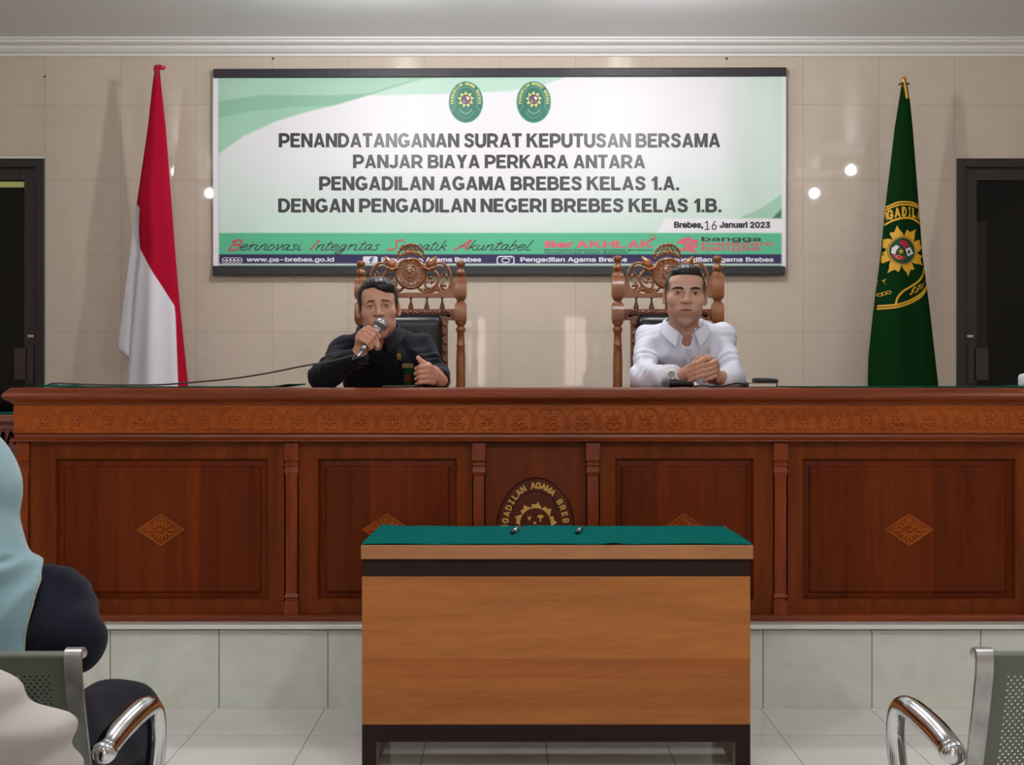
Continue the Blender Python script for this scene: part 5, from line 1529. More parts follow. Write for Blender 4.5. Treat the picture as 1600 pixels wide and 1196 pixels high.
    if kind == 'white':
        h.ell((0, .024, .041), (.0812, .0985, .082))
        h.ell((0, -.026, .094), (.058, .050, .032), .02)
        h.ell((0, -.120, -.024), (.20, .080, .098), .010, 's')
        for s in (-1, 1): h.ell((s * .094, -.075, .074), (.030, .060, .026), .008, 's')
        h.cut((0, 0, .012), (0, -.8, -1))
    else:
        h.ell((0, .024, .044), (.082, .101, .086))
        h.ell((.014, -.034, .084), (.056, .056, .040), .02)
        h.ell((-.006, -.112, -.012), (.070, .076, .094), .006, 's')
        h.ell((-.030, -.112, .066), (.040, .054, .034), .006, 's')
        h.ell((0, -.10, -.05), (.12, .080, .075), .005, 's')
        h.cut((0, 0, -.030), (0, -.7, -1))
    h.warp(lambda X, Y, Z: 0.0005 * np.sin(X * 430 + Y * 60 + 2 * np.sin(Y * 40)) + 0 * Z)
    hv, hq = h.mesh()
    br = .0040 if kind == 'white' else .0026
    brows = []
    for s in (-1, 1):
        e = SDF((-.066, -.11, .005), (.066, -.04, .05), 0.0013)
        if kind == 'white': e.chain([(s * .015, -.0935, BZ - .001), (s * .027, -.0930, BZ + .0015), (s * .041, -.0850, BZ + .002), (s * .057, -.0660, BZ - .003)], [br * .85, br, br, br * .45], .003)
        else: e.chain([(s * .012, -.0935, BZ + .002), (s * .022, -.0930, BZ + .0035), (s * .036, -.0865, BZ + .002), (s * .050, -.0690, BZ - .005)], [br * .8, br, br, br * .45], .003)
        brows.append(e.mesh())
    return skin, (hv, hq), brows
def eyeball(s, ex):
    """eyeball with iris coloured by angle"""
    V, Q, Cc = [], [], []
    n, m = 24, 20
    c = np.array([s * ex, -.0722, .0110])
    for j in range(m + 1):
        a = math.pi * j / m
        for i in range(n):
            w = 2 * math.pi * i / n
            V.append(c + 0.0122 * np.array([math.sin(a) * math.cos(w), -math.cos(a), math.sin(a) * math.sin(w)]))
            Cc.append(lin((24, 18, 16)) if a < .60 else lin((196, 186, 180)))
    for j in range(m):
        for i in range(n):
            Q.append((j * n + i, j * n + (i + 1) % n, (j + 1) * n + (i + 1) % n, (j + 1) * n + i))
    return np.array(V), np.array(Q), np.array(Cc)
def xform(V, M):
    A = np.array(M)
    return V @ A[:3, :3].T + A[:3, 3]
def rgba(c): return np.concatenate([c, np.ones((len(c), 1))], 1)
def collar(b, nc, ry, rx, zb, opening, drop, tip, lean=0.0):
    """turned-down shirt collar round the neck centre nc"""
    a0 = opening
    def pt(t, v):
        a = -math.pi / 2 + a0 + (2 * math.pi - 2 * a0) * t
        f = abs(2 * t - 1) ** 3
        r = 1.0 + 0.30 * v + 0.04 * math.sin(v * 3)
        z = zb + 0.030 * (1 - f) - (v ** 1.1) * (drop + (tip - drop) * f) - 0.016 * f + 0.008 * math.sin(min(1, v * 3) * math.pi / 2) * (1 - v)
        dx = math.cos(a) * rx * r
        # collar points swing outwards at the front
        dx += (1 if math.cos(a) > 0 else -1) * 0.014 * f * v
        return (nc[0] + dx, nc[1] + math.sin(a) * ry * r - 0.014 * v * f, nc[2] + z + lean * math.sin(a))
    b.grid(pt, 60, 10)
    return b

def man(kind, headM, neck, sh, el, wr, hip, label, cloth, hands, trunk):
    """sh/el/wr: shoulder, elbow, wrist (left in the picture, right in the picture)"""
    root = thing('person', label, 'person', (hip[0], hip[1], DAIS_Z))
    skin, hair, brow = head_parts(kind, headM.inverted() @ (Vector(neck) + Vector((0, .01, -.02))))
    parts, cols_ = [], []
    V, Q, c = skin
    parts.append((xform(V, headM), Q)); cols_.append(c)
    # body under the clothes, forearms
    g = SDF((hip[0] - .45, hip[1] - .65, SEAT_Z - .05), (hip[0] + .45, hip[1] + .2, neck[2] + .06), 0.008)
    g.cone(hip, trunk[0], .10, .105, .03, sq=(1.25, .8, 1)); g.cone(trunk[0], neck, .112, .055, .03, sq=(1.2, .85, 1))
    g.cone((neck[0], neck[1] - .005, neck[2] - .02), (neck[0], neck[1] - .006, neck[2] - .048), .052, .042, .02)
    for i in (0, 1):
        g.cone(Vector(neck) - Vector((0, -.01, .05)), Vector(sh[i]) - Vector((0, 0, .01)), .035, .036, .03); g.cone(sh[i], el[i], .042, .034, .02); g.cone(el[i], wr[i], .034, .025, .01)
    V, Q = g.mesh(); parts.append((V, Q)); cols_.append(np.tile(lin((168, 122, 102)), (len(V), 1)))
    for g in hands:
        V, Q = g.mesh()
        V = relax(V, Q, 1, 0.4)
        parts.append((V, Q))
        nz = 0.5 + 0.5 * np.sin(V[:, 0] * 260 + V[:, 2] * 190)
        cols_.append(np.tile(lin((200, 144, 120) if kind == 'navy' else (196, 146, 124)), (len(V), 1)) * (0.94 + 0.08 * nz[:, None]))
    V, Q = join_meshes(parts)
    np_mesh('body', V, Q, m_skin, root, colors=rgba(np.concatenate(cols_)))
    np_mesh('hair', xform(hair[0], headM), hair[1], m_hair, root)
    for bv, bq in brow: np_mesh('eyebrow', xform(bv, headM), bq, m_hair, root)
    for s in (-1, 1):
        V, Q, c = eyeball(s, .0345 if kind == 'white' else .0315)
        np_mesh('eye', xform(V, headM), Q, m_eye, root, colors=rgba(c))
    # shirt
    lo = np.min([np.array(p) for p in list(sh) + list(el) + list(wr) + [hip]], 0) - .14
    hi = np.max([np.array(p) for p in list(sh) + list(el) + list(wr) + [neck]], 0) + .14
    lo[2] = max(lo[2], SEAT_Z + .005)
    g = SDF(lo, hi, 0.0045)
    ch, bl = trunk
    g.cone(bl, ch, .128, .130, .05, sq=(1.22, .86, 1))
    g.cone((ch[0], ch[1], ch[2]), (neck[0], neck[1] + .012, neck[2] - .055), .125, .078, .05, sq=(1.22, .82, 1))
    for i in (0, 1):
        nb = Vector(neck) + Vector((0, .012, .002))
        g.cone(nb, sh[i], .056, .045, .04)
        g.cone(sh[i], el[i], .047, .051, .035)
        g.cone(el[i], Vector(el[i]).lerp(Vector(wr[i]), .93), .055, .043, .018)
    g.ell(((sh[0][0] + sh[1][0]) / 2, (sh[0][1] + sh[1][1]) / 2, (sh[0][2] + sh[1][2]) / 2 - .035), (.168, .088, .072), .05)
    # wrinkles: across the sleeves near the elbows, soft ones on the trunk
    amp = 0.0036
    for i in (0, 1):
        d = (Vector(wr[i]) - Vector(el[i])).normalized(); u = (Vector(el[i]) - Vector(sh[i])).normalized()
        for cpt, dd, k in ((el[i], d, 150), (Vector(sh[i]).lerp(Vector(el[i]), .55), u, 120)):
            cpt = Vector(cpt)
            g.warp(lambda X, Y, Z: amp * np.sin(((X - cpt.x) * dd.x + (Y - cpt.y) * dd.y + (Z - cpt.z) * dd.z) * k + 40 * (X - cpt.x) - 28 * (Z - cpt.z) + 2 * np.sin(Y * 40 + Z * 33)) * np.exp(-((X - cpt.x) ** 2 + (Y - cpt.y) ** 2 + (Z - cpt.z) ** 2) / .09 ** 2))
    g.warp(lambda X, Y, Z: 0.0035 * np.sin(X * 62 + Z * 26 + 2.2 * np.sin(Z * 17 + X * 9)) + 0.0025 * np.sin(X * 30 - Z * 60 + 1.5 * np.sin(X * 25)) + 0 * Y)
    # neck opening with a V in front
    g.cone((neck[0], neck[1] + .015, neck[2] - .03), (neck[0], neck[1] - .0, neck[2] + .12), .062, .074, .006, 's')
    g.cone((neck[0], neck[1] - .078, neck[2] - .040), (neck[0], neck[1] - .085, neck[2] - .002), .016, .046, .004, 's')
    g.cone((neck[0], neck[1] - .045, neck[2] - .036), (neck[0], neck[1] - .095, neck[2] - .040), .018, .020, .004, 's')
    V, Q = g.mesh()
    V = relax(V, Q, 1, 0.4)
    shirt = np_mesh('shirt', V, Q, cloth, root)
    # trousers
    g = SDF((hip[0] - .25, hip[1] - .55, DAIS_Z), (hip[0] + .25, hip[1] + .2, SEAT_Z + .2), 0.009)
    g.ell((hip[0], hip[1], SEAT_Z + .09), (.17, .13, .10))
    for s in (-1, 1):
        kn = (hip[0] + s * .11, hip[1] - .40, SEAT_Z + .055)
        g.cone((hip[0] + s * .085, hip[1] - .02, SEAT_Z + .08), kn, .078, .058, .03)
        g.cone(kn, (hip[0] + s * .11, hip[1] - .38, DAIS_Z + .06), .055, .042, .02)
    g.cut((0, 0, SEAT_Z + .003), (0, 0, -1)) if False else None
    V, Q = g.mesh(); np_mesh('trousers', V, Q, m_trouser, root)
    for s in (-1, 1):
        b = MB(); b.ball((hip[0] + s * .11, hip[1] - .42, DAIS_Z + .035), (.045, .12, .0345), 14, 8); b.build('shoe', m_blackp, root, smooth=True)
    return root, shirt

ELB = 0.010
# ---- the man with the microphone
nx = xx(592, 5.45)
M1 = Matrix.Translation(P(591.5, 482.5, 5.46)) @ Matrix.Rotation(math.radians(-3.2), 4, 'Y') @ Matrix.Rotation(math.radians(5), 4, 'Z') @ Matrix.Rotation(math.radians(3), 4, 'X') @ Matrix.Scale(0.965, 4)
MT, MBL = P(566, 547.5, 5.235), P(594.5, 507.5, 5.305)      # tail and head of the microphone
ax = (MBL - MT).normalized()
hu = Vector((ax.z, 0, -ax.x)).normalized()                   # to the right and down across the handle
hf = ax.cross(hu); hf = hf if hf.y < 0 else -hf               # towards the camera
w1_ = P(560, 557, 5.30)
h1 = SDF(P(545, 515, 5.20) - Vector((0, .12, .16)), P(610, 505, 5.2) + Vector((0, .24, .02)), 0.0018)
gc = MT.lerp(MBL, 0.40)
h1.cone(w1_ + Vector((-.01, .03, -.02)), w1_, .027, .026, .01)
h1.ell(gc - hu * .028 + Vector((0, .022, 0)), (.027, .026, .036), .02, R=np.array([list(hu), list(hf), list(ax)]).T)
h1.cone(w1_, gc - hu * .028 + Vector((0, .02, -.012)), .026, .026, .02)
for k in range(4):
    o = ax * (.026 - .0182 * k)
    r = (.0100, .0102, .0098, .0086)[k]
    c0 = gc + o
    h1.chain([c0 - hu * .036 + hf * .004, c0 - hu * .026 + hf * .022, c0 + hu * .004 + hf * .027, c0 + hu * .021 + hf * .010, c0 + hu * .019 - hf * .008], [r * 1.08, r * 1.05, r, r * .95, r * .85], .0035, .012)
h1.chain([gc - hu * .014 + ax * .020 - hf * .020, gc + hu * .012 + ax * .020 - hf * .018, gc + hu * .030 + ax * .002 + hf * .002, gc + hu * .040 - ax * .010 + hf * .006], [.012, .0118, .0105, .0085], .006)
w2_ = P(687, 594, 5.40)
h2 = SDF(P(640, 610, 5.25) - Vector((.02, .05, .0)), P(700, 545, 5.25) + Vector((.02, .24, .0)), 0.0018)
h2.cone(P(694, 596, 5.44), w2_, .027, .026, .01)
h2.ell(P(677, 586, 5.37), (.026, .032, .034), .02)
h2.cone(w2_, P(678, 587, 5.37), .027, .026, .02)
for k in range(4):
    yy = 574.5 + 7.9 * k
    r = (.0098, .0100, .0096, .0084)[k]
    h2.chain([P(676, yy + 1, 5.345), P(667, yy - 1.5, 5.31), P(656.5, yy - 0.5, 5.30), P(649.5 + abs(k - 1) * 0.8, yy + 2, 5.315)], [r * 1.06, r * 1.03, r * .96, r * .84], .0032, .012)
h2.chain([P(677, 583, 5.35), P(669, 572, 5.325), P(660, 567, 5.315), P(653, 559.5, 5.318)], [.014, .0125, .0108, .0085], .006)
root1, shirt1 = man('navy', M1, P(592, 527, 5.55), [P(533, 549, 5.62), P(659, 543, 5.70)], [P(505, 588, 5.42), P(680, 590, 5.60)], [w1_, w2_],
    Vector((xx(610, 5.95), 6.02, SEAT_Z + .09)), 'man in a dark navy shirt talking into a microphone at the bench', m_navy, [h1, h2], [P(599, 582, 5.74), Vector((xx(607, 5.9), 5.96, SEAT_Z + .13))])
nc1 = P(592.5, 530, 5.55)
b = MB(); collar(b, nc1, .070, .074, .026, 0.30, .034, .062, 0.012); b.build('collar', m_navy, root1, smooth=True, solid=0.003)
def pin_on(pts_fn): return pts_fn
def badge_plate(px0, px1, py0, py1, D, th=0.004):
    a, c_ = P(px0, py1, D), P(px1, py0, D)
    return (a.x, c_.x, D - th, D, a.z, c_.z)
# things pinned on the navy shirt (they hang in front of the cloth)
def front_of(sh_obj, px, py, pad=0.002):
    """depth of the cloth seen at (px, py)"""
    dg = bpy.context.evaluated_depsgraph_get()
    d = (P(px, py, 6.0) - Vector((0, 0, H))).normalized()
    off = OFF[sh_obj]
    ok, loc, nrm, idx = sh_obj.ray_cast(Vector((0, 0, H)) - off, d)
    return (loc + off).y - pad if ok else 5.6
bpy.context.view_layer.update()
m_goldpin = mat('gold_pin', C(206, 170, 80), 0.35, 0.5)
m_card = mat('green_card', C(18, 70, 42), 0.45)
m_cardred = mat('red_card_photo', C(176, 30, 44), 0.45)
m_tag = mat('tan_name_tag', C(160, 140, 98), 0.45)
def ongrid(sh_obj, px0, px1, py0, py1, nx_, ny_, pad):
    """thin plate following the cloth"""
    b = MB()
    Ds = [front_of(sh_obj, px0 + (px1 - px0) * i / 4, py0 + (py1 - py0) * j / 4, pad) for i in range(5) for j in range(5)]
    A = np.array([[1, i / 4, j / 4] for i in range(5) for j in range(5)])
    co = np.linalg.lstsq(A, np.array(Ds), rcond=None)[0]
    sh_ = min(0, min(np.array(Ds) - A @ co))
    b.grid(lambda u, v: P(px0 + (px1 - px0) * u, py0 + (py1 - py0) * v, co[0] + co[1] * u + co[2] * v + sh_), nx_, ny_)
    return b, (lambda px, py, e=0.0: P(px, py, co[0] + co[1] * (px - px0) / (px1 - px0) + co[2] * (py - py0) / (py1 - py0) + sh_ - e))
b, fp = ongrid(shirt1, 628.5, 645.5, 569, 575, 3, 3, .003); b.build('name_tag', m_tag, root1, solid=0.003, recalc=False)
b, fp = ongrid(shirt1, 630, 645, 576, 603, 4, 6, .003); card = b.build('id_card', m_card, root1, solid=0.002, recalc=False)
pr = Print(lambda px, py, layer=0: fp(px, py, .002 + .0006 * layer))
pr.poly([(633.5, 585.5), (641, 585.5), (641, 596), (633.5, 596)], 0); pr.build('card_picture', m_cardred, card)
pr = Print(lambda px, py, layer=0: fp(px, py, .002 + .0006 * layer))
pr.poly([(635, 580), (640, 580), (640, 582.5), (635, 582.5)], 0); pr.poly(ellipse(637.4, 590, 1.6, 2, 10), 0, 2); pr.build('card_print', mat('card_print_green', C(40, 110, 60), 0.5), card)
b, fp = ongrid(shirt1, 619, 628, 551, 564, 3, 3, .004)
b = MB(); b.tube([fp(*q) for q in ellipse(623.5, 556.5, 3.2, 3.6, 20)], 0.0014, 8, closed=True); b.ball(fp(623.5, 556.5), (.004, .003, .005), 8, 6)
b.tube([fp(622.6, 560), fp(620.4, 564)], 0.0013, 6); b.tube([fp(624.4, 560), fp(627, 563.6)], 0.0013, 6)
b.build('lapel_pin', m_goldpin, root1, smooth=True)
b, fp = ongrid(shirt1, 561, 579.5, 568, 571.5, 3, 3, .004); tagp = b.build('chest_tag', mat('black_tag', C(30, 30, 26), 0.4), root1, solid=0.002, recalc=False)
pr = Print(lambda px, py, layer=0: fp(px, py, .002 + .0006 * layer))
for i in range(6): pr.poly([(562 + 2.4 * i, 568.8), (563.6 + 2.4 * i, 568.8), (563.6 + 2.4 * i, 570.7), (562 + 2.4 * i, 570.7)], 0)
pr.poly([(577, 568.4), (579.2, 568.2), (579.2, 570.9), (577, 571)], 0)
pr.build('tag_print', mat('tag_print_gold', C(206, 190, 84), 0.5), tagp)

# microphone and its cable
mic = thing('microphone', 'silver and grey handheld microphone held up to the mouth of the man in navy', 'microphone', tuple(MT))
m_grille = mat('mic_grille', C(150, 150, 152), 0.4, 0.7, bump=1.0, bscale=900)
m_gunmetal = mat('mic_silver', C(190, 190, 196), 0.25, 0.9)
Rm = ax.to_track_quat('Z', 'Y').to_matrix().to_4x4()
Lm = (MBL - MT).length
b = MB(); b.lathe([(.010, 0.0), (.0115, .02), (.0125, Lm * .45), (.0165, Lm - .034), (.0185, Lm - .022), (.016, Lm - .019)], MT, 22, M=Rm); b.build('handle', m_gunmetal, mic, smooth=True)
b = MB(); b.ball(MBL + ax * .004, (.0245, .0245, .0245), 24, 16); b.build('grille', m_grille, mic, smooth=True)
b = MB(); b.lathe([(.0215, Lm - .007), (.0258, Lm - .003), (.0258, Lm + .006), (.0215, Lm + .010)], MT, 24, M=Rm); b.build('grille_band', m_gunmetal, mic, smooth=True)
b = MB(); b.lathe([(.0095, .001), (.0095, -.012), (.0075, -.028), (.004, -.036)], MT, 16, M=Rm); b.build('plug', m_gunmetal, mic, smooth=True)
m_cable = mat('grey_cable', C(74, 68, 68), 0.5)
pt = MT - ax * .036
cpts = [pt, pt - ax * .012 + Vector((-.012, 0, 0)), P(552, 556, 5.22), P(520, 564, 5.25), P(470, 573, 5.28), P(420, 583, 5.33), P(370, 591, 5.38), P(310, 597, 5.42), P(250, 601.5, 5.46), P(200, 603, 5.47)]
zc = BT + .0105
cpts += [Vector((xx(150, 5.46), 5.46, zc)), Vector((xx(110, 5.44), 5.44, zc + .004)), Vector((xx(84, 5.42), 5.42, zc + .006)), Vector((xx(74, 5.42), 5.43, zc)), Vector((xx(72, 5.45), 5.5, zc)), Vector((xx(90, 5.6), 5.6, zc))]
cpts = [Vector((p.x, p.y, max(p.z, BT + .0095))) for p in cpts]
b = MB(); b.tube(catmull(cpts, 8), 0.0034, 8)
tag(b.build('microphone_cable', m_cable, smooth=True, origin=tuple(cpts[8])), 'thin dark cable running from the raised microphone to the left end of the bench', 'cable')

# ---- the man in the white shirt
M2 = Matrix.Translation(P(1070.5, 463, 5.60)) @ Matrix.Rotation(math.radians(1.5), 4, 'Y') @ Matrix.Rotation(math.radians(-3), 4, 'Z') @ Matrix.Rotation(math.radians(2), 4, 'X') @ Matrix.Scale(1.0, 4)
wa, wb = P(1056, 589, 5.46), P(1130, 592, 5.48)
hh = SDF(P(1045, 612, 5.36) - Vector((0, .03, 0)), P(1142, 545, 5.36) + Vector((0, .22, 0)), 0.0018)
hh.cone(P(1046, 590, 5.48), wa, .026, .026, .01); hh.cone(P(1140, 596, 5.52), wb, .027, .026, .01)
hh.cone(wa, P(1076, 583, 5.43), .026, .027, .02); hh.cone(wb, P(1113, 588, 5.44), .027, .029, .02)
hh.ell(P(1080, 581, 5.425), (.028, .026, .028), .015); hh.ell(P(1110, 584, 5.43), (.028, .026, .032), .015)
for k in range(4):
    y0 = 568.5 + 7.6 * k
    r = (.0096, .0098, .0094, .0084)[k]
    # fingers of the hand on the left run to the right and up
    hh.chain([P(1078, y0 + 5, 5.405), P(1088, y0 - 0.5, 5.375), P(1099, y0 - 6, 5.380), P(1107, y0 - 6.5, 5.40)], [r * 1.05, r, r * .95, r * .85], .0030, .010)
    # fingers of the hand on the right lie between them
    hh.chain([P(1121, y0 + 4, 5.41), P(1117, y0 - 3, 5.385), P(1109, y0 + 0.5, 5.372), P(1100, y0 + 4, 5.378)], [r * 1.05, r, r * .95, r * .85], .0030, .010)
hh.chain([P(1084, 577, 5.41), P(1086, 567, 5.40), P(1091, 560, 5.395), P(1098, 558.5, 5.395)], [.013, .0115, .0100, .0082], .006)
hh.chain([P(1116, 574, 5.42), P(1114, 565, 5.41), P(1109, 559.5, 5.405), P(1103, 557.5, 5.402)], [.013, .0115, .0100, .0082], .006)
root2, shirt2 = man('white', M2, P(1070, 520, 5.66), [P(1014, 527, 5.74), P(1129, 525, 5.74)], [P(1005, 589, 5.56), P(1142, 590, 5.60)], [wa, wb],
    Vector((xx(1072, 5.98), 6.02, SEAT_Z + .09)), 'man in a white long-sleeved shirt sitting with clasped hands at the bench', m_shirt, [hh], [P(1071, 585, 5.80), Vector((xx(1072, 5.9), 5.96, SEAT_Z + .13))])
nc2 = P(1070, 522, 5.665)
b = MB(); collar(b, nc2, .070, .076, .030, 0.34, .036, .060, 0.012); b.build('collar', m_shirt, root2, smooth=True, solid=0.003)
bpy.context.view_layer.update()
b, fp = ongrid(shirt2, 1072, 1079, 545, 578, 2, 12, .0015); b.build('placket', m_shirt, root2, solid=0.0025, recalc=False)
for py in (552, 575):
    b = MB(); b.ball(fp(1075.5, py, .003), (.0045, .002, .0045), 10, 6); b.build('button', m_button, root2, smooth=True)
b, fp = ongrid(shirt2, 1104, 1112, 543, 553, 3, 3, .004)
b = MB(); b.tube([fp(*q) for q in ellipse(1108, 546, 2.2, 2.5, 16)], 0.0011, 7, closed=True); b.tube([fp(*q) for q in ellipse(1108, 550.5, 2.0, 2.0, 16)], 0.0011, 7, closed=True); b.build('lapel_pin', m_goldpin, root2, smooth=True)
# wrist watch
wc = P(1051.5, 589, 5.465)
Rw = Vector((1, -.25, .12)).normalized().to_track_quat('Z', 'Y').to_matrix().to_4x4()
b = MB()
b.tube([wc + (Rw @ Vector((.0315 * math.cos(a), .0315 * math.sin(a), 0))) for a in np.linspace(0, 2 * math.pi, 32, endpoint=False)], .0085, 8, closed=True, flat=0.45) if False else None
b.rings([[wc + (Rw @ Vector((r * math.cos(a), r * math.sin(a), z))) for a in np.linspace(0, 2 * math.pi, 32, endpoint=False)] for r, z in ((.030, -.010), (.0335, -.009), (.0335, .009), (.030, .010))])
watch = b.build('watch', mat('gold_watch_band', C(196, 180, 140), 0.3, 0.8), root2, auto=40)
fd = Vector((-.28, -1, .25)).normalized()
b = MB(); b.lathe([(.016, 0), (.0185, .002), (.0185, .007), (.016, .009)], wc + fd * .031, 24, M=fd.to_track_quat('Z', 'Y').to_matrix().to_4x4()); b.build('watch_case', MATS['gold_watch_band'], watch, smooth=False)
b = MB(); b.lathe([(.0145, 0), (.0145, .0012)], wc + fd * .0395, 24, M=fd.to_track_quat('Z', 'Y').to_matrix().to_4x4()); b.build('watch_face', mat('watch_dial', C(60, 58, 56), 0.25), watch)

# ---------------------------------------------------------------- small things near the men
# spare microphone lying on the bench
A, Bp = Vector((xx(1040, 5.28), 5.28, BT + .0205)), Vector((xx(1082, 5.30), 5.30, BT + .0115))
mic2 = thing('microphone', 'black handheld microphone lying on the bench before the man in white', 'microphone', tuple(A))
dv = (Bp - A).normalized(); Rm = dv.to_track_quat('Z', 'Y').to_matrix().to_4x4(); Lm = (Bp - A).length
b = MB(); b.lathe([(.013, .012), (.019, .016), (.0165, .034), (.0125, Lm * .6), (.0105, Lm)], A, 20, M=Rm); b.build('handle', m_blackp, mic2, smooth=True)
b = MB(); b.lathe([(.004, -.018), (.014, -.014), (.0195, -.002), (.0195, .006), (.018, .012)], A, 20, M=Rm); b.build('grille', m_grille, mic2, smooth=True)
b = MB(); b.lathe([(.0085, Lm), (.0088, Lm + .018), (.006, Lm + .03)], A, 16, M=Rm); b.build('plug', m_gunmetal, mic2, smooth=True)
e = A + dv * (Lm + .03)
b = MB(); b.tube(catmull([e, e + Vector((.03, .0, -.003)), Vector((xx(1110, 5.3), 5.30, BT + .004)), Vector((xx(1130, 5.33), 5.33, BT + .006)), Vector((xx(1150, 5.36), 5.36, BT + .016)), Vector((xx(1163, 5.38), 5.38, BT + .012)), Vector((xx(1167, 5.40), 5.42, BT + .004)), Vector((xx(1166, 5.40), 5.55, BT + .004))], 7), .0032, 8)
tag(b.build('microphone_cable', m_blackp, smooth=True, origin=tuple(e)), 'black cable running right from the microphone lying on the bench', 'cable')
# notebook with a black case on it
NX0, NX1, NY = xx(1169, 5.45), xx(1214, 5.45), 5.45
nb = thing('notebook', 'cream paged notebook with dark covers on the bench under the black case', 'book', ((NX0 + NX1) / 2, NY, BT))
b = MB(); b.box(NX0 + .003, NX1 - .003, NY + .002, NY + .148, BT + .0032, BT + .0155); b.build('pages', mat('cream_pages', C(214, 206, 188), 0.8), nb)
b = MB(); b.box(NX0, NX1, NY, NY + .15, BT + .0005, BT + .003); b.box(NX0, NX1 + .003, NY, NY + .15, BT + .0157, BT + .018); b.box(NX1 - .001, NX1 + .002, NY, NY + .15, BT + .003, BT + .0157); b.build('cover', m_blackp, nb, bevel=0.0006)
b = MB(); b.ball((NX0 - .004, NY + .02, BT + .0125), (.011, .012, .0095), 12, 8); b.build('clasp', mat('dark_blue_clasp', C(40, 42, 62), 0.3), nb, smooth=True)
b = MB(); b.rings([[(xx(1181 + i, 5.46), 5.47 + y, BT + .0185 + z) for y, z in ((-.004, .003), (0, 0.0), (.075, 0), (.079, .003), (.079, .014 + dz), (.07, .019 + dz), (.005, .019 + dz), (-.004, .014 + dz))] for i, dz in ((0, -.004), (1.5, 0.0), (20, -.001), (33, -.004), (36, -.007))])
tag(b.build('phone_case', m_blackp, bevel=0.0015, origin=(xx(1198, 5.46), 5.5, BT + .0185)), 'black phone in a thick case lying on the notebook at the bench', 'phone')
# dark folder in front of the man in navy
b = MB(); b.box(xx(598, 5.26), xx(648, 5.26), 5.245, 5.44, BT + .0005, BT + .0085)
tag(b.build('folder', mat('dark_folder', C(58, 42, 36), 0.5), bevel=0.002, origin=(xx(622, 5.26), 5.34, BT)), 'flat dark brown folder lying on the bench before the man in navy', 'folder')
# white rounded tissue roll at the far right
p = P(1603.5, 596, 5.5)
tr = thing('tissue_roll', 'white rounded roll standing at the far right end of the bench', 'roll', (p.x, p.y, BT))
b = MB(); b.lathe([(.012, BT + .003), (.026, BT + .0035), (.030, BT + .012), (.030, BT + .040), (.026, BT + .050), (.014, BT + .054), (.013, BT + .05)], (p.x, p.y, 0), 24); b.build('paper', mat('white_tissue', C(216, 218, 224), 0.8, bump=.4, bscale=80), tr, smooth=True)
b = MB(); b.lathe([(.0115, BT + .0032), (.0115, BT + .0515)], (p.x, p.y, 0), 16); b.build('core', mat('cardboard_core', C(160, 130, 100), 0.8), tr, smooth=True)
# ================================================================ people in the front rows, seen from behind
m_hijab = mat('pale_blue_headscarf', C(122, 152, 160), 0.85, spec=0.2, sheen=0.3, bump=0.1, bscale=600)
m_jacket = mat('dark_navy_jacket', C(16, 18, 31), 0.85, spec=0.12, sheen=0.05, bump=0.12, bscale=500)
m_slacks = mat('dark_navy_trousers', C(17, 18, 31), 0.85, spec=0.12, sheen=0.05, bump=0.12, bscale=500)
m_blouse = mat('white_blouse', C(172, 166, 161), 0.8, spec=0.15, bump=0.1, bscale=400)
def seated(label, cx, y0, s, cloth, legcloth, sleeve, head, shz, seat_z=0.43, hw=.18):
    """plain seated figure facing away (+y); returns root; sleeve = [(shoulder, elbow, wrist)] for both arms"""
    root = thing('person', label, 'person', (cx, y0, 0))
    parts = []
    g = SDF((head[0] - .12, head[1] - .14, head[2] - .22), (head[0] + .12, head[1] + .16, head[2] + .15), 0.004)
    g.ell((head[0], head[1], head[2] + .03), (.076, .095, .085)); g.ell((head[0], head[1] + .035, head[2] - .03), (.062, .062, .085), .02)
    g.cone((head[0], head[1] + .105, head[2] - .02), (head[0], head[1] + .085, head[2] + .01), .011, .008, .012)
    for q in (-1, 1): g.ell((head[0] + q * .03, head[1] + .095, head[2] + .005), (.018, .014, .01), .01, 's')
    g.ell((head[0], head[1] + .085, head[2] - .065), (.024, .012, .008), .004)
    g.cone((head[0], head[1] - .01, head[2] - .06), (head[0], head[1] - .02, head[2] - .2), .052, .056, .02)
    parts.append(g.mesh())
    g = SDF((cx - .35, y0 - .2, seat_z), (cx + .35, y0 + .6, shz + .08), 0.010)
    g.cone((cx, y0, seat_z + .12), (cx, y0, shz - .12), .11, .10, .03, sq=(1.2, .8, 1))
    for a, e, w in sleeve: g.cone(a, e, .038, .032, .02); g.cone(e, w, .032, .024, .01)
    parts.append(g.mesh())
    for a, e, w in sleeve:                             # hands in the lap
        a, e, w = Vector(a), Vector(e), Vector(w)
        d = (w - e).normalized(); side = Vector((1 if w.x < cx else -1, 0, 0))
        g = SDF(np.array(w) - .13, np.array(w) + .15, 0.0035)
        g.cone(w - d * .05, w, .024, .025, .01); g.ell(w + d * .045, (.038, .042, .018), .012)
        for k in range(4):
            o = side * (.027 - .018 * k)
            p0 = w + d * .075 + o
            g.chain([p0, p0 + d * .035 + Vector((0, 0, .004)), p0 + d * .058 - Vector((0, 0, .008)), p0 + d * .066 - Vector((0, 0, .026))], [.0092, .009, .0085, .0075], .003)
        g.chain([w + d * .02 + side * .03, w + d * .05 + side * .052, w + d * .08 + side * .055], [.012, .0105, .0085], .005)
        parts.append(g.mesh())
    V, Q = join_meshes(parts)
    np_mesh('body', V, Q, m_skin, root, colors=rgba(np.tile(lin((168, 122, 102)), (len(V), 1))))
    return root
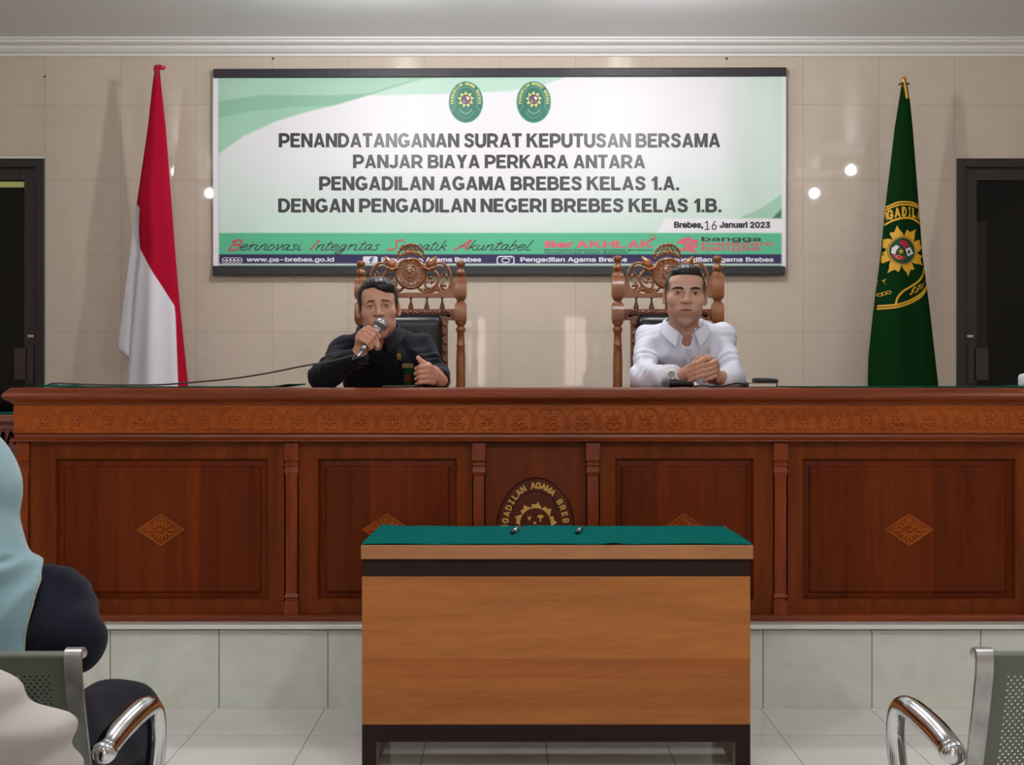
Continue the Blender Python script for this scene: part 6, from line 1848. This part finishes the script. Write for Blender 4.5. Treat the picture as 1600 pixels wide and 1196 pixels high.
# ---- woman with the headscarf, front row left
hx, hy, hz = xx(-73, 2.34), 2.36, 1.198 - (790 - CY) / F * 2.34
wx = hx + .005
shl = [(wx - .165, 2.39, .830), (wx + .155, 2.38, .824)]
ell_ = [(wx - .22, 2.31, .72), (wx + .192, 2.32, .774)]
wrl = [(wx - .06, 2.66, .655), (wx + .06, 2.66, .655)]
wom = seated('seated woman in a pale blue headscarf and dark navy jacket, seen from behind', wx, 2.36, 1, m_jacket, m_slacks, list(zip(shl, ell_, wrl)), (hx, hy, hz), .87)
g = SDF((wx - .36, 2.05, .42), (wx + .36, 2.85, 1.02), 0.006)
g.cone((wx, 2.36, .52), (wx, 2.355, .76), .132, .124, .05, sq=(1.3, .85, 1))
for i in (0, 1):
    g.cone((wx, 2.35, .855), shl[i], .06, .055, .04); g.cone(shl[i], ell_[i], .056, .056, .03); g.cone(ell_[i], wrl[i], .055, .040, .02)
g.warp(lambda X, Y, Z: 0.0022 * np.sin(X * 75 + Z * 40 + 2 * np.sin(Y * 22 + Z * 20)) + 0.0016 * np.sin(Z * 60 - X * 110 + 3 * np.sin(X * 30)) + 0 * Y)
V, Q = g.mesh(); np_mesh('jacket', relax(V, Q, 1, .4), Q, m_jacket, wom)
g = SDF((wx - .36, 2.15, .0), (wx + .36, 3.05, .72), 0.008)
g.ell((wx, 2.40, .54), (.19, .15, .11))
for s in (-1, 1):
    kn = (wx + s * .135, 2.80, .515)
    g.cone((wx + s * .09, 2.42, .525), kn, .092, .088, .04); g.cone(kn, (wx + s * .13, 2.80, .10), .085, .07, .03)
g.warp(lambda X, Y, Z: 0.003 * np.sin(X * 50 + Z * 30 + 2 * np.sin(Y * 15)) + 0.0015 * np.sin(Y * 40 + X * 65 + 2 * np.sin(Z * 25)))
V, Q = g.mesh(); np_mesh('trousers', relax(V, Q, 1, .4), Q, m_slacks, wom)
for s in (-1, 1):
    b = MB(); b.ball((wx + s * .13, 2.86, .037), (.042, .12, .036), 14, 8); b.build('shoe', m_blackp, wom, smooth=True)
# headscarf: cap, drape round the neck, cape over the back with a hanging corner
g = SDF((wx - .32, 2.08, .70), (wx + .32, 2.62, 1.32), 0.005)
g.ell((hx, hy, hz + .025), (.096, .116, .118))
g.cone((hx, hy - .005, hz - .01), (hx, hy - .02, hz - .09), .100, .122, .04, sq=(1.0, 1.05, 1))
g.cone((hx, hy - .02, hz - .09), (wx, 2.33, .88), .124, .122, .02, sq=(1.03, .95, 1))
for i in (0, 1): g.cone((wx, 2.35, .858), shl[i], .072, .067, .022)
g.cone((wx, 2.35, .62), (wx, 2.345, .79), .146, .138, .03, sq=(1.3, .86, 1))
cr = SDF((wx - .32, 2.08, .70), (wx + .32, 2.62, 1.32), 0.005)
# slanting hem: from the shoulder (72, 885) down to (38, 1036)
Pa, Pb = P(73, 884, 2.26), P(36, 1040, 2.24)
hem = (Pb - Pa).normalized()
nrm = np.array([-hem.z, 0, hem.x]); nrm = nrm if nrm[0] > 0 else -nrm
sl, X, Y, Z = g.win(g.lo, g.lo + g.h * g.n)
d1 = (X - Pa.x) * nrm[0] + (Z - Pa.z) * nrm[2] + 0.34 * (Y - Pa.y)                     # beyond the hem
d2 = -(Z - (Pa.z + .012 + 0.25 * (Pa.x - X))) + 0 * Y                       # above the shoulder line the drape is free
g.a = np.maximum(g.a, np.minimum(d1, np.maximum(-d2, -9) * 0 + d1)).astype(np.float32)
def folds(X, Y, Z):
    q = (X - hx) * 34 + (Z - hz) * 17 + 1.1 * np.sin(Z * 11)
    a = 0.011 * np.abs(np.sin(q)) ** 0.8 * smoothstep(.09, -.06, Z - hz) * smoothstep(.90, .93, Z)
    q2 = (X - wx) * 30 - (Z - .9) * 26 + 1.2 * np.sin(X * 14)
    return a + 0.009 * np.abs(np.sin(q2)) ** 0.8 * smoothstep(.91, .86, Z) + 0 * Y
g.warp(folds)
# the cut between head drape and cape
g.warp(lambda X, Y, Z: 0.013 * np.exp(-((Z - .897 - .10 * (X - hx)) / .007) ** 2) * smoothstep(.13, .10, X - hx) + 0 * Y)
# face opening at the far side
g.ell((hx, hy + .135, hz), (.062, .07, .085), .01, 's')
V, Q = g.mesh(); scarf = np_mesh('headscarf', relax(V, Q, 2, .5), Q, m_hijab, wom)
bpy.context.view_layer.update()
pp = []
for i in range(40):
    py = 898 + (1032 - 898) * i / 39
    for px in np.arange(110, 0, -1.0):
        D = front_of(scarf, px, py, .0)
        if D < 3 and D != 5.6:
            pp.append(P(px - 2.0, py, front_of(scarf, px - 2.0, py, .0005))); break
pp = [q for q in pp if q.y < 3]
b = MB(); b.tube(pp, .0016, 6); b.build('hem_stitching', mat('hem_thread', C(150, 150, 128), 0.8), wom, smooth=True)
# ---- arm of the person in white at the lower left
el3 = P(50, 1192, 1.50); sh3 = P(-258, 925, 1.45)
cx3 = sh3.x - .17
shw = [(cx3 - .17, 1.40, sh3.z), tuple(sh3)]; elw = [(cx3 - .25, 1.42, sh3.z - .23), tuple(el3)]; wrw = [(cx3 - .08, 1.66, .62), (cx3 + .13, 1.70, .64)]
pw = seated('person in a white blouse at the lower left edge, bent arm in view', cx3, 1.38, 1, m_blouse, m_slacks, list(zip(shw, elw, wrw)), (cx3 - .02, 1.40, sh3.z + .26), sh3.z, .43)
g = SDF((cx3 - .36, 1.05, .44), (cx3 + .46, 1.85, sh3.z + .14), 0.0055)
g.cone((cx3, 1.40, .55), (cx3, 1.39, sh3.z - .12), .135, .130, .05, sq=(1.25, .85, 1))
for i in (0, 1):
    g.cone((cx3, 1.385, sh3.z + .02), shw[i], .07, .062, .05); g.cone(shw[i], elw[i], .060, .047, .03); g.cone(elw[i], wrw[i], .046, .040, .02)
def wr_(X, Y, Z):
    t = (X - el3.x) * .75 - (Z - el3.z) * .66
    r = np.sqrt((X - el3.x) ** 2 + (Z - el3.z) ** 2 + (Y - el3.y) ** 2)
    return (0.009 * np.sin(t * 95 + 2.2 * np.sin((X + Z) * 28)) * np.exp(-(r / .13) ** 2) + 0.005 * np.sin(t * 40 + 2 * np.sin(Z * 16 + X * 20)))
g.warp(wr_)
V, Q = g.mesh(); np_mesh('blouse', relax(V, Q, 1, .4), Q, m_blouse, pw)
g = SDF((cx3 - .32, 1.2, .0), (cx3 + .32, 2.05, .68), 0.010)
g.ell((cx3, 1.42, .53), (.18, .14, .10))
for s in (-1, 1): g.cone((cx3 + s * .09, 1.42, .53), (cx3 + s * .11, 1.84, .54), .085, .072, .03); g.cone((cx3 + s * .11, 1.84, .54), (cx3 + s * .11, 1.84, .08), .07, .055, .03)
V, Q = g.mesh(); np_mesh('trousers', V, Q, m_slacks, pw)
for s in (-1, 1):
    b = MB(); b.ball((cx3 + s * .11, 1.9, .037), (.042, .12, .036), 14, 8); b.build('shoe', m_blackp, pw, smooth=True)
g = SDF((cx3 - .15, 1.25, sh3.z + .12), (cx3 + .12, 1.56, sh3.z + .44), 0.005)
g.ell((cx3 - .02, 1.385, sh3.z + .30), (.084, .098, .092)); g.ell((cx3 - .02, 1.53, sh3.z + .24), (.075, .085, .09), .008, 's')
V, Q = g.mesh(); np_mesh('hair', V, Q, m_hair, pw)
# the seat this person uses
st = thing('chair', 'grey stacking chair under the person in the white blouse, almost out of the frame', 'chair', (cx3, 1.4, 0))
b = MB(); b.box(cx3 - .22, cx3 + .22, 1.22, 1.66, .40, .432); b.build('seat', m_sheet, st, bevel=.006)
b = MB(); b.box(cx3 - .2, cx3 + .2, 1.195, 1.212, .52, .80); b.build('backrest', m_sheet, st, bevel=.006)
for x in (cx3 - .2, cx3 + .2):
    for y in (1.205, 1.62):
        b = MB(); b.tube([(x, y, .0005), (x, y, .80 if y < 1.3 else .41)], .012, 10); b.build('leg', m_chrome, st, smooth=True)
